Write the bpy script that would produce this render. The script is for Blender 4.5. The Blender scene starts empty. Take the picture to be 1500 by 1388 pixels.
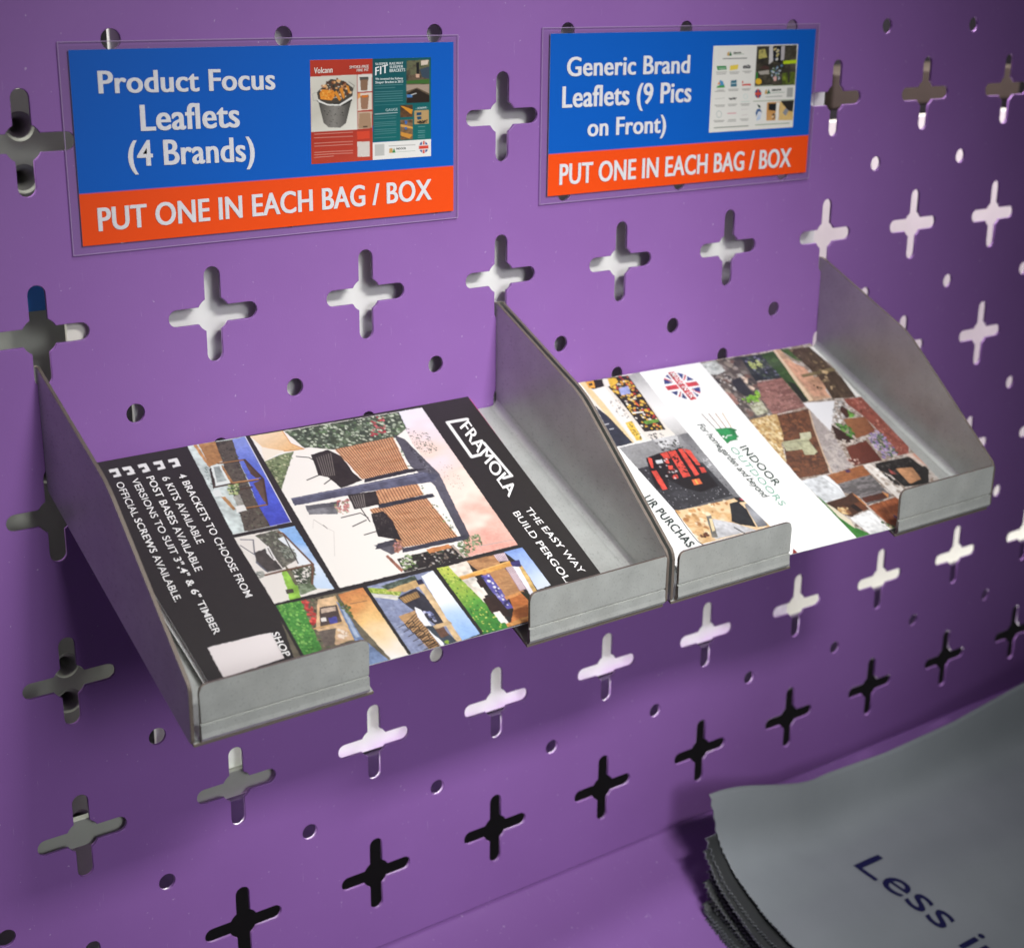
import bpy, bmesh, math, random
import numpy as np
from mathutils import Vector, Matrix
random.seed(7)
rng = np.random.RandomState(11)
S = 0.0825            # metres per slot pitch of the perforated panel; all coordinates below are in pitches
sc = bpy.context.scene
COL = sc.collection

# ------------------------------------------------------------------ camera
cam = bpy.data.cameras.new('camera')
cam_ob = bpy.data.objects.new('camera', cam)
COL.objects.link(cam_ob)
cam.sensor_fit = 'HORIZONTAL'
cam.sensor_width = 36.0
cam.lens = 53.99
cam_ob.location = (-2.70954 * S, -7.82697 * S, 0.87771 * S)
cam_ob.rotation_euler = (1.252198, -0.012125, -0.635163)
cam.clip_start = 0.01
cam.clip_end = 50
cam.dof.use_dof = True
cam.dof.focus_distance = 8.8 * S
cam.dof.aperture_fstop = 11.5
sc.camera = cam_ob

# ------------------------------------------------------------------ world and lamps
W = bpy.data.worlds.new('World')
sc.world = W
W.use_nodes = True
wb = W.node_tree.nodes['Background']
wb.inputs[0].default_value = (0.80, 0.83, 0.88, 1)
wb.inputs[1].default_value = 0.08

def lamp(name, loc, aim, sx, sy, power, col=(1, 1, 1), spread=180):
    L = bpy.data.lights.new(name, 'AREA')
    L.shape = 'RECTANGLE'
    L.size, L.size_y = sx, sy
    L.energy = power
    L.color = col
    L.spread = math.radians(spread)
    o = bpy.data.objects.new(name, L)
    COL.objects.link(o)
    o.location = Vector(loc) * S
    dr = (Vector(aim) - Vector(loc)).normalized()
    x = Vector((1, 0, 0)); x = (x - dr * x.dot(dr)).normalized()
    y = (-dr).cross(x)
    o.rotation_euler = Matrix((x, y, -dr)).transposed().to_euler()
    return o

lamp('ceiling_lamp_key', (3.6, -11.5, 7.4), (2.9, 0, -2.4), 0.34, 0.10, 0.65, (1.0, 0.985, 0.96), 36)
lamp('ceiling_lamp_overhead', (4.5, -8.5, 15.5), (4.3, -1.0, -3.0), 0.6, 0.12, 0.56, (0.97, 0.985, 1.0), 40)
lamp('front_lamp_fill', (1.9, -19, 3.5), (2.3, 0, -3.5), 0.6, 0.6, 0.60, (0.97, 0.98, 1.0), 29)
lamp('added_lamp_behind_panel', (9.5, 0.7, 3.1), (9.3, 1.5, -2.5), 0.5, 0.04, 4.5, (1.0, 0.97, 0.90), 160)  # added lamp, stands in for the lit room beyond the panel
lamp('added_lamp_behind_panel', (-1.2, 0.20, 4.2), (-.2, .38, -2.0), 0.12, 0.02, 3.0, (1.0, 0.98, 0.92), 170)  # added to brighten the upright behind the left slots
lamp('added_lamp_behind_boards', (3.3, 1.2, -4.1), (3.3, .2, -4.05), 0.42, 0.03, 1.0, (0.95, 1.0, 0.86), 110)  # added to brighten the white board from behind, no such lamp there
lamp('added_lamp_behind_panel', (10.5, 0.95, -6.6), (10.0, 1.5, -3.5), 0.5, 0.03, 0.9, (1.0, 1.0, 0.92), 120)  # added to brighten the lower part of the right board

sc.view_settings.view_transform = 'Standard'
sc.view_settings.look = 'None'
sc.view_settings.gamma = 1
sc.view_settings.use_curve_mapping = False
sc.view_settings.exposure = 0.0

# ------------------------------------------------------------------ helpers
def lin(h):
    h = h.lstrip('#')
    v = [int(h[i:i + 2], 16) / 255 for i in (0, 2, 4)]
    return tuple(c / 12.92 if c <= .04045 else ((c + .055) / 1.055) ** 2.4 for c in v)

def mat(name, base=(.5, .5, .5), rough=.5, metal=0.0, coat=0.0, spec=.5):
    m = bpy.data.materials.new(name)
    m.use_nodes = True
    b = m.node_tree.nodes['Principled BSDF']
    b.inputs['Base Color'].default_value = (*base, 1)
    b.inputs['Roughness'].default_value = rough
    b.inputs['Metallic'].default_value = metal
    b.inputs['Coat Weight'].default_value = coat
    b.inputs['Specular IOR Level'].default_value = spec
    return m

class NT:
    def __init__(s, m):
        s.t = m.node_tree; s.b = s.t.nodes['Principled BSDF']
        s.tc = s.t.nodes.new('ShaderNodeTexCoord')
    def n(s, typ, **kw):
        k = s.t.nodes.new(typ)
        for a, v in kw.items():
            if a.startswith('i_'): k.inputs[a[2:].replace('_', ' ')].default_value = v
            else: setattr(k, a, v)
        return k
    def l(s, a, b): s.t.links.new(a, b)
    def noise(s, scale, detail=4, rough=.55, vec=None, stretch=None):
        k = s.n('ShaderNodeTexNoise', i_Scale=scale, i_Detail=detail, i_Roughness=rough)
        src = s.tc.outputs['Object']
        if stretch:
            mp = s.n('ShaderNodeMapping'); mp.inputs['Scale'].default_value = stretch
            s.l(src, mp.inputs[0]); src = mp.outputs[0]
        s.l(src, k.inputs['Vector'])
        return k.outputs['Fac']
    def ramp(s, fac, stops):
        r = s.n('ShaderNodeValToRGB')
        e = r.color_ramp.elements
        while len(e) < len(stops): e.new(.5)
        for q, (p, c) in zip(e, stops):
            q.position = p; q.color = (*c, 1) if len(c) == 3 else c
        s.l(fac, r.inputs[0]); return r.outputs[0]
    def mix(s, fac, a, b, blend='MIX'):
        k = s.n('ShaderNodeMix', data_type='RGBA', blend_type=blend)
        for sock, v in ((k.inputs[0], fac), (k.inputs[6], a), (k.inputs[7], b)):
            if hasattr(v, 'links'): s.l(v, sock)
            elif isinstance(v, (int, float)): sock.default_value = v
            else: sock.default_value = (*v, 1)
        return k.outputs[2]
    def bump(s, h, dist, strength=1.0):
        k = s.n('ShaderNodeBump', i_Distance=dist, i_Strength=strength)
        s.l(h, k.inputs['Height']); s.l(k.outputs[0], s.b.inputs['Normal'])
    def rng(s, fac, a, b, c, d):
        k = s.n('ShaderNodeMapRange'); 
        for i, v in enumerate((a, b, c, d)): k.inputs[i + 1].default_value = v
        s.l(fac, k.inputs[0]); return k.outputs[0]

# ---- materials
def purple_mat():
    m = mat('purple_powder_coat', (.25, .115, .365), .40, 0, .0, .38)
    t = NT(m)
    big = t.noise(9, 4)
    c = t.ramp(big, [(.3, (.240, .108, .350)), (.7, (.262, .121, .382))])
    fleck = t.noise(420, 2, .5)
    fm = t.rng(fleck, .718, .755, 0, .45)
    c = t.mix(fm, c, (.62, .52, .70))
    scr = t.noise(60, 5, .6, stretch=(14, 1, 1.2))
    sm = t.rng(scr, .665, .71, 0, .28)
    c = t.mix(sm, c, (.5, .38, .6))
    t.l(c, t.b.inputs['Base Color'])
    t.l(t.rng(t.noise(25, 5), .3, .7, .36, .48), t.b.inputs['Roughness'])
    t.bump(t.noise(1100, 2), .00010, .45)
    return m

def galv_mat(name, base, rough, metal):
    m = mat(name, base, rough, metal)
    t = NT(m)
    a = t.noise(70, 6, .6)
    k = tuple(v * .88 for v in base); h = tuple(min(1, v * 1.07) for v in base)
    c = t.ramp(a, [(.3, k), (.7, h)])
    sp = t.noise(900, 3, .6, stretch=(1, .45, 1))
    c = t.mix(t.rng(sp, .58, .70, 0, .42), c, tuple(v * .45 for v in base))
    fine = t.noise(2600, 2, .5)
    c = t.mix(t.rng(fine, .35, .65, 0, .16), c, tuple(v * .6 for v in base))
    br = t.noise(30, 3, .6)
    c = t.mix(t.rng(br, .5, .8, 0, .14), c, (base[0] * 1.0, base[1] * .86, base[2] * .74))
    t.l(c, t.b.inputs['Base Color'])
    t.l(t.rng(a, .3, .7, rough - .03, rough + .05), t.b.inputs['Roughness'])
    t.bump(sp, .00008, .3)
    return m

M = {}
M['purple'] = purple_mat()
M['galv'] = galv_mat('galvanised_steel', (.53, .545, .52), .40, .45)
M['galv_edge'] = galv_mat('raw_cut_edge', (.20, .165, .14), .55, .5)
M['white_board'] = mat('white_board', (.88, .88, .86), .35)
_b = M['white_board'].node_tree.nodes['Principled BSDF']     # translucency added so the added lamp behind brightens the board
_t = M['white_board'].node_tree.nodes.new('ShaderNodeBsdfTranslucent'); _t.inputs[0].default_value = (.85, .85, .83, 1)
_m = M['white_board'].node_tree.nodes.new('ShaderNodeMixShader'); _m.inputs[0].default_value = .2
M['white_board'].node_tree.links.new(_b.outputs[0], _m.inputs[1]); M['white_board'].node_tree.links.new(_t.outputs[0], _m.inputs[2])
M['white_board'].node_tree.links.new(_m.outputs[0], M['white_board'].node_tree.nodes['Material Output'].inputs[0])
M['warm_board'] = mat('warm_white_board', (.78, .77, .71), .5)
M['post'] = mat('grey_green_post', (.32, .335, .29), .55)
M['post_shade'] = mat('recess_shade', (.012, .012, .010), .8)  # near-black colour stands for the shade inside the upright's holes
M['carton'] = mat('brown_carton', (.03, .019, .012), .8)
M['blue'] = mat('blue_plate', (.04, .22, .62), .4)
M['cream'] = mat('cream_plate', (.78, .76, .68), .5)
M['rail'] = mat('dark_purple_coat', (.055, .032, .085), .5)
M['dark'] = mat('backdrop_darkness', (.006, .004, .008), .9)  # near-black colour stands for the unlit depth behind the slots
for k, sc_ in (('white_board', 40), ('warm_board', 40), ('post', 60), ('carton', 80), ('dark', 10), ('blue', 60), ('cream', 60)):
    t = NT(M[k]); b0 = tuple(t.b.inputs['Base Color'].default_value)[:3]
    t.l(t.ramp(t.noise(sc_, 5), [(.3, tuple(v * .93 for v in b0)), (.7, tuple(min(1, v * 1.05) for v in b0))]), t.b.inputs['Base Color'])

def print_mat(name, rough, coat, bump=0.0):
    m = mat(name, (.8, .8, .8), rough, 0, coat)
    t = NT(m)
    a = t.n('ShaderNodeAttribute', attribute_name='print')
    g = t.noise(5200, 2, .5)
    c = t.mix(t.rng(g, .35, .65, 0, .10), a.outputs['Color'], (.5, .5, .5), 'SOFT_LIGHT')
    t.l(c, t.b.inputs['Base Color'])
    t.b.inputs['Coat Roughness'].default_value = .22
    if bump: t.bump(t.noise(420, 4, .6, stretch=(.5, 1.4, 1)), bump, .5)
    return m
M['print_dark'] = print_mat('coated_print', .48, .12, .00010)
M['print_white'] = print_mat('coated_print_white', .5, .04, .00003)
M['card'] = print_mat('sign_print', .45, .03, .00003)
M['card'].node_tree.nodes['Principled BSDF'].inputs['Specular IOR Level'].default_value = .28
M['paper'] = mat('paper_white', (.76, .75, .74), .6)
M['paper_pink'] = mat('paper_magenta', (.42, .05, .15), .6)
M['paper_green'] = mat('paper_green', (.16, .36, .20), .6)
M['paper_grey'] = mat('paper_grey', (.34, .32, .31), .6)

def film_mat():
    m = bpy.data.materials.new('laminate_film'); m.use_nodes = True
    nt = m.node_tree; nt.nodes.clear()
    o = nt.nodes.new('ShaderNodeOutputMaterial')
    tr = nt.nodes.new('ShaderNodeBsdfTransparent'); tr.inputs[0].default_value = (1, 1, 1, 1)
    gl = nt.nodes.new('ShaderNodeBsdfGlossy'); gl.inputs['Roughness'].default_value = .16
    df = nt.nodes.new('ShaderNodeBsdfDiffuse'); df.inputs[0].default_value = (.75, .72, .78, 1)
    fr = nt.nodes.new('ShaderNodeFresnel'); fr.inputs[0].default_value = 1.5
    m1 = nt.nodes.new('ShaderNodeMixShader'); m1.inputs[0].default_value = .035
    m2 = nt.nodes.new('ShaderNodeMixShader')
    nt.links.new(tr.outputs[0], m1.inputs[1]); nt.links.new(df.outputs[0], m1.inputs[2])
    nt.links.new(fr.outputs[0], m2.inputs[0]); nt.links.new(m1.outputs[0], m2.inputs[1]); nt.links.new(gl.outputs[0], m2.inputs[2])
    nt.links.new(m2.outputs[0], o.inputs[0])
    return m
M['film'] = film_mat()
M['film_edge'] = mat('laminate_edge', (.36, .26, .45), .3)

def bag_mat():
    m = mat('grey_poly_film', (.22, .24, .255), .33, 0, .25)
    t = NT(m)
    c = t.ramp(t.noise(18, 4), [(.3, (.22, .24, .255)), (.7, (.25, .27, .287))])
    t.l(c, t.b.inputs['Base Color'])
    t.b.inputs['Coat Roughness'].default_value = .18
    w = t.noise(55, 4, .5, stretch=(1.6, .7, 1))
    f2 = t.noise(260, 3, .6, stretch=(1.3, .8, 1))
    sm_ = t.n('ShaderNodeMath', operation='MULTIPLY_ADD'); t.l(f2, sm_.inputs[0]); sm_.inputs[1].default_value = .18; t.l(w, sm_.inputs[2])
    t.bump(sm_.outputs[0], .0008, .30)
    t.l(t.rng(t.noise(35, 4), .3, .7, .30, .42), t.b.inputs['Roughness'])
    return m
M['bag'] = bag_mat()
M['bag_shade'] = mat('shaded_bag_film', (.026, .028, .029), .38)  # shade between the stacked bags, painted as a near-black film colour

INK = {}
def ink(c):
    if c not in INK:
        INK[c] = mat('ink_' + c.lstrip('#'), tuple(v * .88 for v in lin(c)), .5)
        t = NT(INK[c]); b0 = tuple(v * .88 for v in lin(c))
        t.l(t.ramp(t.noise(900, 3), [(.3, tuple(v * .93 for v in b0)), (.7, b0)]), t.b.inputs['Base Color'])
    return INK[c]

# ---- objects
def link(o, parent=None):
    COL.objects.link(o)
    if parent: o.parent = parent
    return o
def obj(name, verts, faces, mats, parent=None, midx=None, smooth=False):
    me = bpy.data.meshes.new(name)
    me.from_pydata([tuple(Vector(v) * S) for v in verts], [], faces)
    for m in (mats if isinstance(mats, (list, tuple)) else [mats]): me.materials.append(m)
    if midx is not None: me.polygons.foreach_set('material_index', midx)
    if smooth: me.polygons.foreach_set('use_smooth', [True] * len(me.polygons))
    me.update()
    return link(bpy.data.objects.new(name, me), parent)
def from_bm(name, bm, mats, parent=None):
    bmesh.ops.recalc_face_normals(bm, faces=bm.faces[:])
    me = bpy.data.meshes.new(name)
    bm.to_mesh(me); bm.free()
    for m in (mats if isinstance(mats, (list, tuple)) else [mats]): me.materials.append(m)
    return link(bpy.data.objects.new(name, me), parent)
def tag(o, label, cat, group=None, kind=None):
    if label: o['label'] = label
    if cat: o['category'] = cat
    if group: o['group'] = group
    if kind: o['kind'] = kind
    return o
def empty(name, loc, label, cat, group=None):
    o = bpy.data.objects.new(name, None)
    o.empty_display_size = .01
    o.location = Vector(loc) * S
    COL.objects.link(o)
    return tag(o, label, cat, group)
def keep(o, parent):      # parent a mesh built in world coordinates to an empty standing elsewhere
    o.parent = parent
    o.location = Vector(o.location) - parent.location
    return o

def box_bm(bm, x0, x1, y0, y1, z0, z1):
    vs = [bm.verts.new(Vector(p) * S) for p in ((x0, y0, z0), (x1, y0, z0), (x1, y1, z0), (x0, y1, z0), (x0, y0, z1), (x1, y0, z1), (x1, y1, z1), (x0, y1, z1))]
    for f in ((0, 3, 2, 1), (4, 5, 6, 7), (0, 1, 5, 4), (1, 2, 6, 5), (2, 3, 7, 6), (3, 0, 4, 7)):
        bm.faces.new([vs[i] for i in f])
    return vs
def box(name, x0, x1, y0, y1, z0, z1, m, parent=None, bev=.006):
    bm = bmesh.new(); box_bm(bm, x0, x1, y0, y1, z0, z1)
    if bev: bmesh.ops.bevel(bm, geom=bm.edges[:], offset=bev * S, segments=2, affect='EDGES', profile=.5)
    return from_bm(name, bm, m, parent)

def extrude_outline(name, pts, to3, thick, mats, parent=None, bev=.003):
    """closed 2D outline -> plate; pts in order; to3(a, b, w) gives the 3D point, w = 0..thick; rim faces take material 1"""
    bm = bmesh.new()
    a = [bm.verts.new(Vector(to3(p[0], p[1], 0)) * S) for p in pts]
    b = [bm.verts.new(Vector(to3(p[0], p[1], thick)) * S) for p in pts]
    n = len(pts)
    fa = bm.faces.new(a); fb = bm.faces.new(b[::-1])
    for i in range(n):
        f = bm.faces.new((a[i], a[(i + 1) % n], b[(i + 1) % n], b[i]))
        f.material_index = 1 if len(mats) > 1 else 0
    if bev:
        ed = list(set(fa.edges[:] + fb.edges[:]))
        bmesh.ops.bevel(bm, geom=ed, offset=bev * S, segments=1, affect='EDGES', material=len(mats) - 1)
    return from_bm(name, bm, mats, parent)

def round_corner(p, a, b, r, n=5):
    """points rounding corner p between neighbours a and b"""
    p, a, b = Vector(p), Vector(a), Vector(b)
    u = (a - p).normalized() * r; v = (b - p).normalized() * r
    return [tuple(p + u * (1 - t) ** 2 + v * t ** 2) for t in [i / n for i in range(n + 1)]]

# ---- flat sheets with holes, from filled 2D curves
def holed_sheet(name, outer, holes, thick, m, y_front, bevel=.004):
    cu = bpy.data.curves.new(name, 'CURVE'); cu.dimensions = '2D'; cu.fill_mode = 'BOTH'
    cu.extrude = (thick / 2 - bevel) * S; cu.bevel_depth = bevel * S; cu.bevel_resolution = 1; cu.offset = -bevel * S
    for ring in [outer] + holes:
        sp = cu.splines.new('POLY'); sp.points.add(len(ring) - 1)
        sp.points.foreach_set('co', [c for (x, z) in ring for c in (x * S, z * S, 0, 1)])
        sp.use_cyclic_u = True
    tmp = bpy.data.objects.new(name, cu); COL.objects.link(tmp)
    dg = bpy.context.evaluated_depsgraph_get()
    me = bpy.data.meshes.new_from_object(tmp.evaluated_get(dg))
    bpy.data.objects.remove(tmp); bpy.data.curves.remove(cu)
    me.transform(Matrix.Translation((0, (y_front + thick / 2) * S, 0)) @ Matrix.Rotation(math.pi / 2, 4, 'X'))
    me.materials.clear(); me.materials.append(m)
    me.name = name
    return link(bpy.data.objects.new(name, me))
def circle(cx, cz, r, n=24):
    return [(cx + r * math.cos(2 * math.pi * i / n), cz + r * math.sin(2 * math.pi * i / n)) for i in range(n)]
def cross(cx, cz, R=.272, w=.0485, rc=.102):
    pts = []
    a0 = math.asin(w / rc)
    for k in range(4):
        th = k * math.pi / 2
        def rt(x, y): return (cx + x * math.cos(th) - y * math.sin(th), cz + x * math.sin(th) + y * math.cos(th))
        pts.append(rt(rc * math.cos(a0), -w))
        for i in range(9):
            a = -math.pi / 2 + math.pi * i / 8
            pts.append(rt(R - w + w * math.cos(a), w * math.sin(a)))
        pts.append(rt(rc * math.cos(a0), w))
        for i in range(1, 5):
            a = a0 + (math.pi / 2 - 2 * a0) * i / 5
            pts.append(rt(rc * math.cos(a), rc * math.sin(a)))
    return pts

# ---- lettering: builtin font -> flat mesh, laid on a surface function
STYLE = {0: (.005, 0, 1.0, (0,)), 1: (.004, 0, 1.07, (-.026, -.009, .009, .026)), 2: (.000, 0, 1.06, (-.024, 0, .024)), 3: (-.006, 0, 1.04, (0,)), 4: (.002, .38, .92, (0,)), 5: (.008, 0, 1.03, (-.020, 0, .020))}
def _glyphs(body, style):
    off, sh, spc, _ = STYLE[style]
    cu = bpy.data.curves.new('t', 'FONT'); cu.body = body; cu.offset = off; cu.shear = sh; cu.space_character = spc
    cu.resolution_u = 4
    ob = bpy.data.objects.new('t', cu); COL.objects.link(ob)
    dg = bpy.context.evaluated_depsgraph_get()
    me = bpy.data.meshes.new_from_object(ob.evaluated_get(dg))
    v = np.array([q.co[:2] for q in me.vertices]).reshape(-1, 2)
    f = [tuple(p.vertices) for p in me.polygons]
    bpy.data.objects.remove(ob); bpy.data.curves.remove(cu); bpy.data.meshes.remove(me)
    return v, f
LIFT = []        # height of each vertex of the text laid out last
def text_flat(segs):
    V, F, x = [], [], 0.0
    n = 0
    LIFT.clear()
    for body, style in segs:
        v, f = _glyphs(body, style)
        adv = _glyphs(body + 'I', style)[0][:, 0].max() - _glyphs('I', style)[0][:, 0].max()
        for k, dx in enumerate(STYLE[style][3]):
            V.append(v + [x + dx, 0]); F += [tuple(i + n for i in q) for q in f]
            LIFT.extend([.0004 * k] * len(v)); n += len(v)
        x += adv
    V = np.concatenate(V)
    V[:, 0] -= V[:, 0].min()
    return V, F, V[:, 0].max(), _glyphs('H', segs[0][1])[0][:, 1].max()
def letter(segs, p0, p1, cap):
    """2D mesh with baseline p0->p1 and cap-height vector cap (same 2D space)"""
    V, F, w, h = text_flat(segs)
    p0, p1, cap = (np.array(q, float) for q in (p0, p1, cap))
    return p0 + np.outer(V[:, 0] / w, p1 - p0) + np.outer(V[:, 1] / h, cap), F
class Lettering:
    def __init__(s): s.v, s.f, s.mi, s.m = [], [], [], []
    def add(s, P3, F, m):
        if m not in s.m: s.m.append(m)
        k = len(s.v); s.v += [tuple(q) for q in P3]; s.f += [tuple(i + k for i in q) for q in F]; s.mi += [s.m.index(m)] * len(F)
    def build(s, name, parent): return obj(name, s.v, s.f, s.m, parent, s.mi)

# ---- printed pictures: shapes painted into a fine grid of coloured points
class Canvas:
    def __init__(s, h, w, bg, ss=2, asp=1.0):
        s.H, s.W, s.ss = h * ss, w * ss, ss
        s.a = np.empty((s.H, s.W, 3)); s.a[:] = lin(bg)
        s.asp = asp                       # physical height / width
        s.tex = 0.0
    def _bb(s, P):
        y0 = max(0, int(P[:, 0].min()) - 1); y1 = min(s.H, int(P[:, 0].max()) + 2)
        x0 = max(0, int(P[:, 1].min()) - 1); x1 = min(s.W, int(P[:, 1].max()) + 2)
        return y0, y1, x0, x1
    def pts(s, q): return np.array(q, float).reshape(-1, 2) * [s.H / 1000, s.W / 1000]
    def mask(s, P, warp=True):
        y0, y1, x0, x1 = s._bb(P)
        if y1 <= y0 or x1 <= x0: return None
        yy, xx = np.mgrid[y0:y1, x0:x1] + .5
        y_, x_ = yy, xx
        if s.tex and warp:                 # irregular edges, as in a printed photograph
            yy = yy + (s.vn(y_, x_, 110, 150) - .5) * 2.2 + (s.vn(y_, x_, 31, 47) - .5) * 1.3
            xx = xx + (s.vn(y_ + 301, x_ + 97, 110, 150) - .5) * 2.2 + (s.vn(y_ + 55, x_ + 411, 31, 47) - .5) * 1.3
        m = np.zeros(yy.shape, bool)
        for i in range(len(P)):
            (ya, xa), (yb, xb) = P[i - 1], P[i]
            if ya == yb: continue
            c = ((ya > yy) != (yb > yy)) & (xx < (xb - xa) * (yy - ya) / (yb - ya) + xa)
            m ^= c
        return m, y_, x_, (slice(y0, y1), slice(x0, x1))
    def vn(s, yy, xx, fy, fx):             # value noise with fy, fx cells over the sheet
        y = yy / s.H * fy; x = xx / s.W * fx
        iy, ix = np.floor(y).astype(int), np.floor(x).astype(int)
        ty, tx = y - iy, x - ix
        ty = ty * ty * (3 - 2 * ty); tx = tx * tx * (3 - 2 * tx)
        h = lambda a, b: NOISE[a % 256, b % 256]
        return (h(iy, ix) * (1 - ty) + h(iy + 1, ix) * ty) * (1 - tx) + (h(iy, ix + 1) * (1 - ty) + h(iy + 1, ix + 1) * ty) * tx
    def pal(s, cs, f):
        c = np.array([lin(q) for q in cs]); f = np.clip(f, 0, .9999) * (len(c) - 1)
        i = f.astype(int); t = (f - i)[..., None]
        return c[i] * (1 - t) + c[np.minimum(i + 1, len(c) - 1)] * t
    def line(s, col, P, w):
        r = w * s.W / 1000 / 2
        for a, b in zip(P[:-1], P[1:]):
            y0, y1, x0, x1 = s._bb(np.array([a - r - 1, b - r - 1, a + r + 1, b + r + 1]))
            if y1 <= y0 or x1 <= x0: continue
            yy, xx = np.mgrid[y0:y1, x0:x1] + .5
            d = b - a; L = max(1e-6, d @ d)
            t = np.clip(((yy - a[0]) * d[0] + (xx - a[1]) * d[1]) / L, 0, 1)
            dist = np.hypot(yy - a[0] - t * d[0], xx - a[1] - t * d[1])
            al = np.clip(r - dist + .5, 0, 1)[..., None]
            A = s.a[y0:y1, x0:x1]; A[:] = A * (1 - al) + np.array(lin(col)) * al
    def run(s, ops):
        for op in ops:
            k = op[0]; P = s.pts(op[2])
            if k == 'l': s.line(op[1], P, op[3]); continue
            if k == 's':
                num, w = op[3], op[4]
                for i in range(num):
                    t = (i + .5) / num
                    s.line(op[1], np.array([P[0] * (1 - t) + P[1] * t, P[3] * (1 - t) + P[2] * t]), w)
                continue
            r = s.mask(P, k != 'q')
            if r is None: continue
            m, yy, xx, sl = r
            if k == 'q': s.a[sl][m] = lin(op[1])
            elif k == 'p':
                c = np.array(lin(op[1]))
                if c.max() < .8 and s.tex:
                    f = 1 + s.tex * ((s.vn(yy, xx, 23, 31) - .5) * .7 + (s.vn(yy, xx, 90, 120) - .5) * .8)
                    s.a[sl][m] = (c * f[..., None])[m]
                else: s.a[sl][m] = c
            elif k == 'g':
                G = s.pts(op[3]); d = G[1] - G[0]
                f = ((yy - G[0][0]) * d[0] + (xx - G[0][1]) * d[1]) / (d @ d)
                if op[4]: f = f + op[4] * (s.vn(yy, xx, op[5], op[5]) * .65 + s.vn(yy, xx, op[5] * 2.7, op[5] * 2.7) * .35 - .5)
                s.a[sl][m] = s.pal(op[1], f)[m]
            elif k == 'n':
                f = s.vn(yy, xx, op[3], op[4]) * .5 + s.vn(yy, xx, op[3] * 2.6, op[4] * 2.6) * .32 + s.vn(yy, xx, op[3] * 6, op[4] * 6) * .18
                s.a[sl][m] = s.pal(op[1], (f - .5) * 1.7 + .5)[m]
            elif k == 'd':
                ys, xs = np.nonzero(m)
                if not len(ys): continue
                for _ in range(op[3]):
                    j = rng.randint(len(ys)); cy, cx = ys[j] + sl[0].start, xs[j] + sl[1].start
                    rr = max(.8, op[4] * s.W / 1000 * rng.uniform(.5, 1.25)); el = rng.uniform(.55, 1.0); an = rng.uniform(0, 3.14)
                    q = int(rr + 2)
                    a0, a1, b0, b1 = max(0, cy - q), min(s.H, cy + q), max(0, cx - q), min(s.W, cx + q)
                    Y, X = np.mgrid[a0:a1, b0:b1]; Y = Y - cy; X = X - cx
                    u = X * math.cos(an) + Y * math.sin(an); v = -X * math.sin(an) + Y * math.cos(an)
                    al = np.clip((1 - np.hypot(u / rr, v / (rr * el))) * 2.2, 0, 1)[..., None]
                    A = s.a[a0:a1, b0:b1]
                    col = np.array(lin(op[1][rng.randint(len(op[1]))])) * rng.uniform(.85, 1.12)
                    A[:] = A * (1 - al) + col * al
    def image(s):
        k = s.ss
        if s.tex:                          # photographic tone: speckle and soft mottling, then a trace of softness
            yy, xx = np.mgrid[0:s.H, 0:s.W]
            f = 1 + .30 * (s.vn(yy, xx, 150, 205) - .5) + .22 * (s.vn(yy, xx, 53, 71) - .5) + .24 * (rng.rand(s.H, s.W) - .5)
            lum = s.a.mean(2, keepdims=True)
            s.a = lum + (s.a - lum) * .90
            s.a = s.a * (1 + (f[..., None] - 1) * np.clip((.75 - lum) * 2.2, 0, 1) * np.clip(lum * 14, .25, 1))
        return s.a.reshape(s.H // k, k, s.W // k, k, 3).mean((1, 3))
NOISE = rng.rand(256, 256)

def bil(Q, s, t):
    Q = [np.array(q) for q in Q]
    s = np.asarray(s)[..., None]; t = np.asarray(t)[..., None]
    return (1 - s) * ((1 - t) * Q[0] + t * Q[1]) + s * ((1 - t) * Q[3] + t * Q[2])

def print_sheet(name, Q, img, m, parent, off=0.0, curl=None, skirt=.006, albedo=.80, edge=(.7, .7, .7)):
    """sheet over quad Q = [back left, back right, front right, front left], coloured point by point, with a thin paper edge"""
    h, w, _ = img.shape
    ss, tt = np.meshgrid(np.linspace(0, 1, h), np.linspace(0, 1, w), indexing='ij')
    P = bil(Q, ss, tt)
    nrm = np.cross(np.array(Q[1]) - Q[0], np.array(Q[3]) - Q[0]); nrm = nrm / np.linalg.norm(nrm)
    up = np.array(UPV[name]); nrm = nrm * np.sign(nrm @ up)
    P = P + nrm * off
    if curl: P = P + nrm * curl(ss, tt)[..., None]
    V = P.reshape(-1, 3) * S
    idx = np.arange(h * w).reshape(h, w)
    F = np.stack([idx[:-1, :-1], idx[:-1, 1:], idx[1:, 1:], idx[1:, :-1]], -1).reshape(-1, 4)
    C = np.clip(img, 0, 1).reshape(-1, 3) * albedo
    ring = np.concatenate([idx[0, :], idx[1:, -1], idx[-1, -2::-1], idx[-2:0:-1, 0]])
    n0 = len(V); nr = len(ring)
    V = np.concatenate([V, V[ring], V[ring] - nrm * skirt * S])
    C = np.concatenate([C, np.tile(np.array(edge), (2 * nr, 1))])
    a = n0 + np.arange(nr); b = np.roll(a, -1)
    F = np.concatenate([F, np.stack([a, a + nr, b + nr, b], -1)])
    me = bpy.data.meshes.new(name)
    me.vertices.add(len(V)); me.vertices.foreach_set('co', V.ravel())
    me.loops.add(F.size); me.loops.foreach_set('vertex_index', F.ravel().astype(np.int32))
    me.polygons.add(len(F)); me.polygons.foreach_set('loop_start', np.arange(0, F.size, 4, dtype=np.int32))
    me.update(calc_edges=True); me.validate()
    at = me.color_attributes.new('print', 'FLOAT_COLOR', 'POINT')
    at.data.foreach_set('color', np.concatenate([C, np.ones((len(C), 1))], 1).ravel())
    me.polygons.foreach_set('use_smooth', [True] * len(me.polygons))
    me.materials.append(m)
    return link(bpy.data.objects.new(name, me), parent), nrm
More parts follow.
